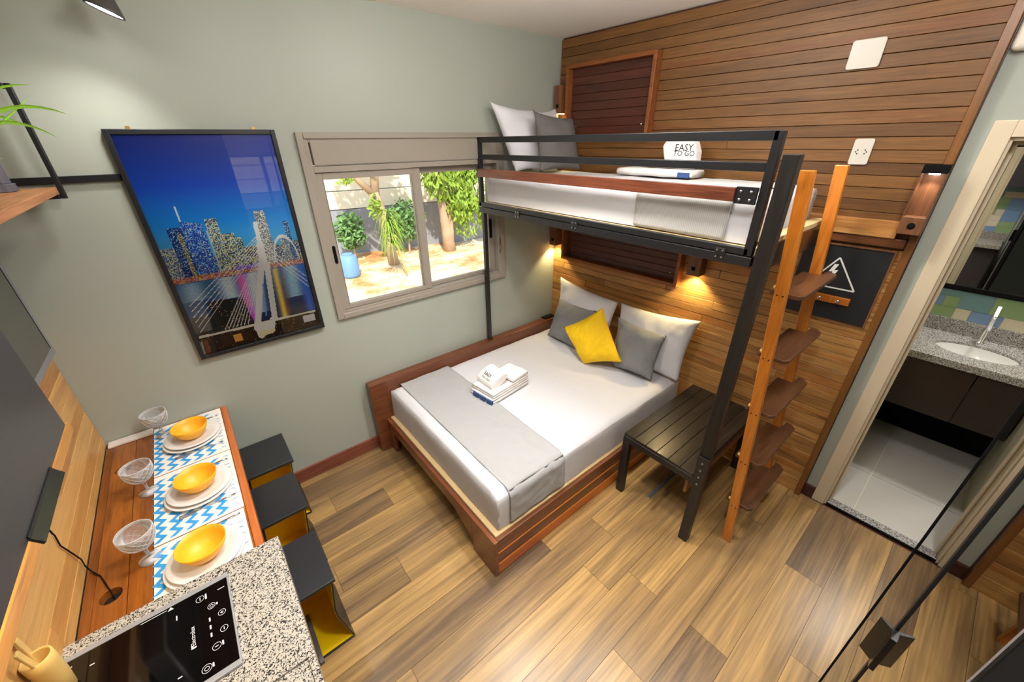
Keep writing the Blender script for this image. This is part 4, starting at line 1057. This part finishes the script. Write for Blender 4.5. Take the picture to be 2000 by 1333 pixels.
# place mats
MATW = plain('mat_white_cotton', (238, 234, 226), .85, bump=.15, bscale=300)
MATB = plain('mat_blue_print', (54, 156, 222), .85)
MATL = plain('mat_pale_blue_print', (150, 180, 214), .85)
mats = [(1.335, 1.572, 'place mat half tucked at the granite end of the counter'), (1.578, 2.012, 'middle place mat of the three'), (2.018, 2.448, 'place mat at the window wall end')]
for y0, y1, lb in mats:
    m_ = thing('place_mat', 'white mat with blue zigzags, '+lb, 'place mat', (-.305, (y0+y1)/2, TZ+.001), 'blue zigzag place mats')
    bx(-.450, -.160-(.004 if y0 < 1.4 else 0), y0, y1, TZ+.0008, TZ+.0024).build('cloth', MATW, m_)
    for ci in range(5):
        xc = -.432+ci*.050; q = B(); st_ = .023; n = int((y1-y0-.02)/st_); w_ = .0105; V = []
        off = (ci % 2)*.4
        for k in range(n+1):
            yk = y0+.012+k*st_; dx = .013 if k % 2 else -.013
            V += [(xc+dx-w_, yk, TZ+.0028), (xc+dx+w_, yk, TZ+.0028)]
        q.add(V, [(2*k, 2*k+1, 2*k+3, 2*k+2) for k in range(n)])
        s0 = len(q.v)
        o = q.build('zigzag', MATB, m_); md = o.modifiers.new('s', 'SOLIDIFY'); md.thickness = .0004
    q = B(); r3 = random.Random(int(y0*100))
    y = y0+.03
    while y < y1-.05:
        for k in range(3):
            xa, xb = -.192+r3.uniform(-.008, .01), -.172+r3.uniform(-.008, .004)
            ya, yb = y+r3.uniform(0, .02), y+r3.uniform(0, .02)
            q.beam((xa, ya, TZ+.0028), (xb, yb, TZ+.0028), .0022, .0006)
        y += .032
    q.build('scribble', MATL, m_)
# plates, bowls, cutlery
def place(px, py, i):
    nm = ['nearest the granite worktop', 'in the middle of the counter', 'nearest the window wall'][i]
    z = TZ+.0026
    def plate(R, zo, lab, dx=0, dy=0):
        t = thing('dinner_plate', lab, 'plate', (px+dx, py+dy, z+zo), 'white dinner plates')
        B().lathe([(R*.55, .0), (R*.60, .001), (R*.95, .012), (R, .017), (R*.985, .019), (R*.70, .0075), (R*.60, .004), (.001, .004)], (px+dx, py+dy, z+zo), 48, close=False).build('dish', PORC, t, smooth=True)
        B().lathe([(R*.55, 0), (.001, 0)], (px+dx, py+dy, z+zo+.0004), 24, close=False).build('foot', PORC, t)
        return t
    plate(.122, 0, 'larger white plate under another plate, '+nm, -.004, -.006)
    plate(.116, .010, 'white plate under the yellow bowl, '+nm)
    bw = thing('bowl', 'yellow plastic bowl on white plates, '+nm, 'bowl', (px, py, z+.016), 'yellow bowls')
    B().lathe([(.03, 0), (.036, .001), (.055, .018), (.070, .045), (.076, .066), (.0735, .066), (.067, .046), (.052, .021), (.030, .006), (.001, .005)], (px, py, z+.016), 48, close=False).build('shell', BOWLY, bw, smooth=True)
    B().lathe([(.03, .0002), (.001, .0002)], (px, py, z+.016), 24, close=False).build('foot', BOWLY, bw)
for i, (px, py) in enumerate(((-.296, 1.402), (-.288, 1.800), (-.288, 2.228))): place(px, py, i)
def knife(y, lab):
    t = thing('knife', lab, 'knife', (-.27, y, TZ+.004), 'steel table knives')
    q = B(); q.add([(-.180, y-.004, TZ+.005), (-.180, y+.004, TZ+.005), (-.26, y+.003, TZ+.005), (-.26, y-.003, TZ+.005)], [(0, 1, 2, 3)])
    o = B().tube([(-.178, y, TZ+.006), (-.20, y, TZ+.006), (-.255, y, TZ+.0055)], [.004, .0042, .0028], 8).build('handle', CHROME, t, smooth=True)
    B().prism([(-.255, y-.004), (-.255, y+.005), (-.34, y+.006), (-.366, y+.001), (-.36, y-.004)], 2, TZ+.0042, TZ+.0056).build('blade', CHROME, t)
def fork(y, lab):
    t = thing('fork', lab, 'fork', (-.27, y, TZ+.004), 'steel table forks')
    B().tube([(-.178, y, TZ+.006), (-.22, y, TZ+.0065), (-.29, y, TZ+.006), (-.315, y, TZ+.005)], [.004, .0036, .002, .0022], 8).build('handle', CHROME, t, smooth=True)
    q = B(); q.prism([(-.312, y-.003), (-.312, y+.003), (-.325, y+.010), (-.338, y+.011), (-.338, y-.011), (-.325, y-.010)], 2, TZ+.004, TZ+.0055)
    for k in range(4): q.box(-.372, -.338, y-.011+k*.0066, y-.009+k*.0066+.0008, TZ+.004, TZ+.0055)
    q.build('tines', CHROME, t)
knife(2.372, 'steel knife beyond the far plate next to the window wall'); knife(1.943, 'steel knife between the middle and far place settings, beyond the middle plate'); knife(1.545, 'steel knife just beyond the near plate')
fork(2.100, 'steel fork on the near side of the far plate'); fork(1.672, 'steel fork on the near side of the middle plate')
# goblets
def goblet(x, y, lab):
    t = thing('goblet', lab, 'glass', (x, y, TZ), 'pressed glass goblets')
    n = 15; nr = 12; H0 = .066; V = []
    base = [(.001, .0), (.034, .0), (.035, .002), (.012, .007), (.006, .014), (.0052, .040), (.0065, .052), (.010, .060), (.006, .064)]
    B().lathe(base, (x, y, TZ+.0005), 28).build('stem', GOBLET, t, smooth=True)
    q = B(); prof = []
    for k in range(nr+1):
        s_ = k/nr; a = s_*pi/2*1.12; R = .052*sin(min(a, pi/2))**.8 if a < pi/2 else .052*(1-.10*(a-pi/2))
        prof.append((max(R, .006), .066+.078*(1-cos(a))/1.19))
    for k, (R, z) in enumerate(prof):
        for i in range(n*2):
            w_ = 0
            tt = 2*pi*i/(n*2); V.append((x+(R+w_)*cos(tt), y+(R+w_)*sin(tt), TZ+z))
    m2 = n*2; L1 = len(prof)
    for k, (R, z) in enumerate(reversed(prof)):
        for i in range(m2):
            tt = 2*pi*i/m2; V.append((x+max(R-.0032, .002)*cos(tt), y+max(R-.0032, .002)*sin(tt), TZ+z+(.003 if k == L1-1 else 0)))
    F = [(a*m2+i, a*m2+(i+1) % m2, (a+1)*m2+(i+1) % m2, (a+1)*m2+i) for a in range(2*L1-1) for i in range(m2)]
    F += [tuple(range(m2-1, -1, -1)), tuple(range((2*L1-1)*m2, 2*L1*m2))]
    o = q.add(V, F).build('cup', GOBLET, t, smooth=True)
    q = B(); nh = 13; pr_ = prof[2:]
    for sg in (1, -1):
        for h_ in range(nh):
            pts = []
            for k, (R_, z) in enumerate(pr_):
                tt = 2*pi*h_/nh+sg*k*.20; pts.append((x+(R_+.0008)*cos(tt), y+(R_+.0008)*sin(tt), TZ+z))
            q.tube(pts, .0009, 4, cap=False)
    ring_ = [(x+.0512*cos(2*pi*k/40), y+.0512*sin(2*pi*k/40), TZ+prof[-1][1]) for k in range(41)]
    q.tube(ring_, .0016, 5, cap=False)
    c_o = q.build('cut_pattern', CUTG, o, smooth=True); c_o['kind'] = 'stuff'
goblet(-.459, 1.535, 'diamond-cut clear glass goblet closest to the granite worktop')
goblet(-.466, 1.936, 'diamond-cut clear glass goblet in the middle of the three')
goblet(-.410, 2.360, 'diamond-cut clear glass goblet closest to the window wall')

# ------------------------------------------------------------------ GRANITE WORKTOP, HOB
gt = thing('granite_worktop', 'white and black speckled granite worktop at the near end of the counter', 'worktop', (-.36, .6, .80))
q = B(); q.box(-.636, -.079, .806, 1.283, .772, .818); q.box(-.098, -.079, -.13, .806, .772, .818)
q.build('slab', GRAN, gt, bevel=.002)
bx(-.636, -.0985, -.13, .8055, .772, .812).build('sunk_slab', GRAN, gt, bevel=.002)
ks = thing('kitchen_base_cabinet', 'black base cabinet under the granite worktop', 'cabinet', (-.36, .6, .4))
bx(-.635, -.16, -.13, 1.20, .0, .771).build('body', CABBLACK, ks); bx(-.16, -.142, .56, 1.19, .08, .765).build('door', CABBLACK, ks, bevel=.002); bx(-.16, -.142, -.12, .555, .08, .765).build('door', CABBLACK, ks, bevel=.002)
HFR = plain('hob_frame_steel', (172, 174, 182), .3, .35)
hb = thing('induction_hob', 'black glass induction hob in a steel frame set on the granite', 'hob', (-.42, 1.05, .818))
HX0, HX1, HY0, HY1 = -.632, -.240, .902, 1.232
q = B(); fw2 = .017
q.box(HX0, HX1, HY1-fw2, HY1, .818, .828); q.box(HX0, HX1, HY0, HY0+fw2, .818, .828); q.box(HX1-.005, HX1, HY0+fw2, HY1-fw2, .818, .826); q.box(HX0, HX0+.006, HY0+fw2, HY1-fw2, .818, .826)
q.build('steel_frame', HFR, hb, bevel=.002)
bx(HX0+.006, HX1-.005, HY0+fw2, HY1-fw2, .818, .8262).build('glass', HOBG, hb)
PRN = plain('white_hob_print', (214, 216, 226), .5)
hz = .8265
def hring(cx, cy, R, w_=.0012, n=24):
    q = B(); V = []
    for i in range(n):
        a = 2*pi*i/n; V += [(cx+(R-w_)*cos(a), cy+(R-w_)*sin(a), hz), (cx+R*cos(a), cy+R*sin(a), hz)]
    q.add(V, [(2*i, 2*i+1, (2*i+3) % (2*n), (2*i+2) % (2*n)) for i in range(n)]); return q
for cx, cy, R_h in ((-.317, 1.184, .011), (-.291, 1.137, .010), (-.268, 1.095, .010), (-.268, 1.038, .010), (-.290, .996, .011), (-.317, .949, .012), (-.317, .949, .006), (-.291, 1.137, .005)):
    hring(cx, cy, R_h).build('touch_ring', PRN, hb)
def hbar(x, y, lx, ly_): bx(x-lx/2, x+lx/2, y-ly_/2, y+ly_/2, hz-.0001, hz+.0003).build('touch_mark', PRN, hb)
hbar(-.317, 1.184, .002, .012); hbar(-.268, 1.095, .002, .009); hbar(-.268, 1.095, .009, .002); hbar(-.268, 1.038, .002, .009); hbar(-.290, .996, .009, .002)
for y in (1.093, 1.066, 1.040): hbar(-.299, y, .004, .013)
hbar(-.302, 1.183, .004, .020); hbar(-.277, 1.136, .004, .008); hbar(-.275, .996, .004, .014); hbar(-.302, .949, .004, .012)
hbar(-.430, 1.2085, .062, .0018); B().prism([(-.397, 1.202), (-.382, 1.202), (-.389, 1.213)], 2, hz-.0001, hz+.0003).build('warning_mark', PRN, hb)
hbar(-.376, 1.162, .003, .016); hbar(-.610, 1.193, .012, .003); hbar(-.562, 1.165, .010, .003); hbar(-.375, .971, .010, .003)
bas = lambda x, y: basis((x, y, hz), (0, 1, 0), (-1, 0, 0))
text('lettering', 'Electrolux', .0155, PRN, bas(-.341, 1.070), hb, .0002)
hq = B(); hq.box(-.347, -.335, 1.030, 1.0345, hz-.0001, hz+.0003); hq.box(-.347, -.342, 1.0355, 1.040, hz-.0001, hz+.0003); hq.build('emblem', PRN, hb)
text('lettering', '1', .026, PRN, bas(-.261, 1.183), hb, .0002)

# ------------------------------------------------------------------ wooden utensil holder
uh = thing('utensil_holder', 'pale wooden cup holding flat wooden utensils beside the hob', 'utensil holder', (-.578, 1.105, .812))
cx, cy = -.606, 1.135
B().lathe([(.016, 0), (.020, .004), (.026, .06), (.029, .12), (.029, .150), (.026, .152), (.024, .145), (.018, .02), (.002, .018)], (cx, cy, .8265), 40).build('cup', UTW, uh, smooth=True)
for i, (dx, dy, tx, ty, lb) in enumerate(((-.006, .010, -.015, .03, 'flat wooden spatula leaning towards the plank panel in the wooden cup'), (.008, -.010, -.012, -.02, 'wooden spoon handle standing in the wooden cup'))):
    ut = thing('wooden_utensil', lb, 'utensil', (cx+dx, cy+dy, .85))
    B().beam((cx+dx, cy+dy, .850), (cx+dx+tx*.8, cy+dy+ty*.8, 1.03+.015*i), .017, .006, (1, 0, 0)).build('blade', UTW, ut, bevel=.002)

# ------------------------------------------------------------------ STACKING STOOLS under the counter
for i, (xr, y0, y1, lb) in enumerate(((.078, 2.142, 2.452, 'against the window wall'), (.055, 1.742, 2.048, 'in the middle of the row'), (.041, 1.265, 1.575, 'nearest the granite worktop'))):
    s_ = thing('box_stool', 'black and yellow steel box stool under the counter, '+lb, 'stool', (xr-.16, (y0+y1)/2, 0), 'black and yellow box stools')
    xl = xr-.30
    bx(xl, xr, y0, y1, .432, .450).build('seat', BLACKG if False else plain('stool_seat_black', (44, 44, 46), .28) if i == 0 else bpy.data.materials['stool_seat_black'], s_, bevel=.003)
    def sidepoly(xe, sg):   # hourglass outline in z
        return [(xe, .004), (xe-.035*sg, .20), (xe-.035*sg, .26), (xe-.012*sg, .432)]
    for xe, sg in ((xr, 1), (xl, -1)):
        P_ = sidepoly(xe, sg); q = B(); q2 = B(); tk = .006
        for (xa, za), (xb, zb) in zip(P_[:-1], P_[1:]):
            q.prism([(xa, za), (xb, zb), (xb-tk*sg, zb), (xa-tk*sg, za)], 1, y0+.006, y1-.002)
            q2.prism([(xa-tk*sg, za), (xb-tk*sg, zb), (xb-(tk+.002)*sg, zb), (xa-(tk+.002)*sg, za)], 1, y0+.008, y1-.004)
        q.build('side', BLACK, s_); q2.build('side_lining', YELLOW, s_)
    bx(xl+.02, xr-.02, y1-.008, y1-.002, .01, .432).build('back', YELLOW, s_)
    bx(xl, xr, y0, y1-.002, 0, .010).build('base', BLACK, s_, bevel=.002)
    bx(xl+.006, xr-.006, y0+.006, y1-.008, .010, .012).build('base_lining', YELLOW, s_)
gf = bx(-.122, -.104, 1.245, 1.50, .0, .022).build('floor_strip', plain('grey_steel_strip', (104, 104, 106), .5), None, bevel=.002)
tag(gf, 'grey steel floor strip beside the nearest yellow box stool', 'strip')

# ------------------------------------------------------------------ UPPER CABINET, TV
uc = thing('wall_cabinet', 'black wall cabinet with an angular black handle, above the hob', 'cabinet', (-.5, .6, 1.8))
bx(-.655, -.388, -.13, 1.262, 1.502, 2.36).build('body', CABBLACK, uc)
bx(-.387, -.369, .42, 1.266, 1.499, 2.36).build('door', CABBLACK, uc, bevel=.001)
bx(-.387, -.369, -.13, .416, 1.499, 2.36).build('door', CABBLACK, uc, bevel=.001)
q = B(); q.prism([(-.369, 1.508), (-.3665, 1.508), (-.365, 1.502), (-.354, 1.484), (-.358, 1.481), (-.369, 1.499)], 1, .865, 1.075); q.build('handle', BLACKG, uc)
area('cabinet_led_light', (-.50, .95, 1.49), .10, 1.6, (1, .82, .5), shape='DISK')
tv = thing('television', 'flat television with a grey bezel on the left wall behind the black cabinet', 'television', (-.6, 1.95, 1.55))
B().prism(rrect(1.52, 2.305, 1.340, 1.790, .012), 0, -.640, -.572).build('bezel', TVFR, tv, bevel=.003)
bx(-.572, -.5705, 1.55, 2.262, 1.372, 1.757).build('screen', TVSCR, tv)
q = B(); q.box(-.572, -.5698, 2.262, 2.267, 1.372, 1.757); q.build('screen_gap', BLACKM, tv)
bx(-.66, -.64, 1.75, 2.05, 1.45, 1.65).build('wall_mount', BLACK, tv)

# ------------------------------------------------------------------ SHELF
sh = thing('wall_shelf', 'wooden wall shelf in a black tube frame at the upper left', 'shelf', (-.5, 1.9, 1.93))
bx(-.655, -.345, 1.28, 2.385, 1.932, 1.958).build('board', SHELFW, sh, bevel=.002)
def tubeloop(y):
    q = B(); t = .018; x0, x1, z0, z1 = -.657, -.327, 1.914, 2.300
    q.box(x1-t, x1, y, y+t, z0, z1-.0); q.box(x0, x1-t, y, y+t, z0, z0+t); q.box(x0, x1-t, y, y+t, z1-t, z1); q.box(x0, x0+t, y, y+t, z0+t, z1-t)
    return q
tubeloop(2.386).build('frame', BLACK, sh, bevel=.004, seg=3)
tubeloop(1.262-.0).build('frame', BLACK, sh, bevel=.004, seg=3)
cf = thing('cable_plug', 'small black cable end with a white plug lying on the shelf', 'plug', (-.50, 2.34, 1.96))
B().tube([(-.535, 2.30, 1.965), (-.515, 2.32, 1.967), (-.49, 2.33, 1.965), (-.475, 2.335, 1.965)], .006, 8).build('cable', BLACKM, cf, smooth=True)
B().beam((-.475, 2.335, 1.966), (-.452, 2.338, 1.966), .014, .010).build('plug', PLASTW, cf, bevel=.002)
ln = thing('lantern', 'dark grey fluted lantern-like ornament standing on the upper left shelf', 'ornament', (-.478, 2.26, 1.958))
LG = plain('dark_grey_ornament', (86, 84, 94), .5)
def star(cx, cy, r1, r2, n):
    return [(cx+(r1 if k % 2 else r2)*cos(pi*k/n), cy+(r1 if k % 2 else r2)*sin(pi*k/n)) for k in range(2*n)]
B().prism(star(-.478, 2.26, .058, .052, 12), 2, 1.959, 1.985).build('base', LG, ln, bevel=.002)
B().prism(star(-.478, 2.26, .050, .043, 12), 2, 1.985, 2.075).build('body', LG, ln, bevel=.002)
B().prism(star(-.478, 2.26, .044, .038, 12), 2, 2.075, 2.095).build('top', LG, ln, bevel=.002)
# plant
pl_ = thing('potted_grass', 'potted plant with long bright green grassy leaves on the upper left shelf', 'plant', (-.50, 1.96, 1.958))
POT = plain('grey_pot', (120, 116, 110), .6)
B().lathe([(.045, 0), (.05, .003), (.068, .12), (.063, .12), (.055, .10), (.002, .10)], (-.50, 1.96, 1.959), 28).build('pot', POT, pl_, smooth=True)
r4 = random.Random(12); q = B()
def blade(bld, p0, d, L, rise, droop, wd):
    n = 9; V = []; sd = Vector((-d[1], d[0], 0)).normalized()
    for j in range(n+1):
        t = j/n; p = Vector(p0)+Vector((d[0], d[1], 0))*L*t+Vector((0, 0, rise*t-droop*t*t))
        w2 = wd*(1-t)**.6*(.5+.8*min(1, t*3)); V += [p-sd*w2, p+Vector((0, 0, -w2*.4)), p+sd*w2]
    bld.add(V, [(3*j+k, 3*j+k+1, 3*j+k+4, 3*j+k+3) for j in range(n) for k in (0, 1)])
for k in range(34):
    a = r4.uniform(-.9, 2.2)
    blade(q, (-.50+r4.uniform(-.02, .02), 1.96+r4.uniform(-.02, .02), 2.06), (cos(a), sin(a)), r4.uniform(.06, .13), r4.uniform(.10, .26), r4.uniform(.08, .22), .010)
def leaf3(bld, a, m, t, wd):
    a, m, t = Vector(a), Vector(m), Vector(t); n = 10; V = []
    for j in range(n+1):
        k = j/n; p = a*(1-k)**2+m*2*k*(1-k)+t*k*k; d = ((m-a)*(1-k)+(t-m)*k).normalized()
        sd = d.cross(Vector((0, 0, 1))).normalized(); sd = (sd*.5+Vector((0, 0, .8))).normalized(); w2 = wd*(1-k)**.55
        V += [p-sd*w2, p+sd.cross(d)*w2*.3, p+sd*w2]
    bld.add(V, [(3*j+k, 3*j+k+1, 3*j+k+4, 3*j+k+3) for j in range(n) for k in (0, 1)])
b0 = (-.49, 1.97, 2.06)
for m_, t_, w_ in (((-.40, 2.08, 2.27), (-.252, 2.15, 2.278), .010), ((-.38, 2.10, 2.13), (-.262, 2.15, 2.250), .009), ((-.34, 2.12, 2.27), (-.195, 2.15, 2.196), .011), ((-.36, 2.12, 2.24), (-.245, 2.15, 2.124), .010),
                   ((-.42, 2.06, 2.30), (-.325, 2.12, 2.33), .009), ((-.40, 2.08, 2.20), (-.33, 2.16, 2.20), .010), ((-.40, 2.08, 2.25), (-.31, 2.16, 2.16), .009), ((-.45, 2.02, 2.35), (-.36, 2.12, 2.28), .010)):
    leaf3(q, b0, m_, t_, w_)
q.build('leaves', LEAF, pl_)

# ------------------------------------------------------------------ TRACK SPOT (upper left) and cupboard vent
sp = thing('ceiling_spotlight', 'dark grey ceiling spotlight with a glowing white face at the top left', 'lamp', (.01, 2.15, 2.74))
tgt = Vector((-.25, -.55, -1)).normalized()
def orient(c, d):
    d = Vector(d).normalized(); a = d.cross(Vector((0, 0, 1))).normalized(); b2 = d.cross(a)
    return lambda v_: Vector(c)+a*v_.x+b2*v_.y+d*v_.z
C0 = (.014, 2.205, 2.527); dd = (-.42, .05, -1)
B().lathe([(.022, -.055), (.022, -.03), (.030, -.018), (.050, .012), (.052, .018), (.048, .018), (.046, .012)], (0, 0, 0), 28).xf(orient(C0, dd)).build('shade', plain('spot_grey', (74, 70, 68), .45), sp, smooth=True)
B().lathe([(.047, .0125), (.047, .014), (.001, .017)], (0, 0, 0), 28).xf(orient(C0, dd)).build('lamp_face', LAMPW, sp)
B().tube([(.02, 2.225, 2.58), (.02, 2.24, 2.62), (.02, 2.24, 2.735)], .010, 10).build('stem', BLACK, sp)
bx(-.3, .35, 2.225, 2.26, 2.725, 2.747).build('track', BLACK, sp)
c_l = Vector(C0)+Vector(dd).normalized()*.03
spot('spot_lamp_light', c_l, c_l+Vector(dd), 9, 120, (1, .97, .9), .04, .8)
vt = thing('corner_vent', 'small dark vent grille on top of the bed rail in the far corner', 'vent', (2.42, 2.42, .59))
bx(2.36, 2.49, 2.395, 2.455, .593, .60).build('plate', BLACKM, vt)
for k in range(5): bx(2.365+k*.025, 2.378+k*.025, 2.40, 2.45, .60, .604).build('slat', BLACK, vt)
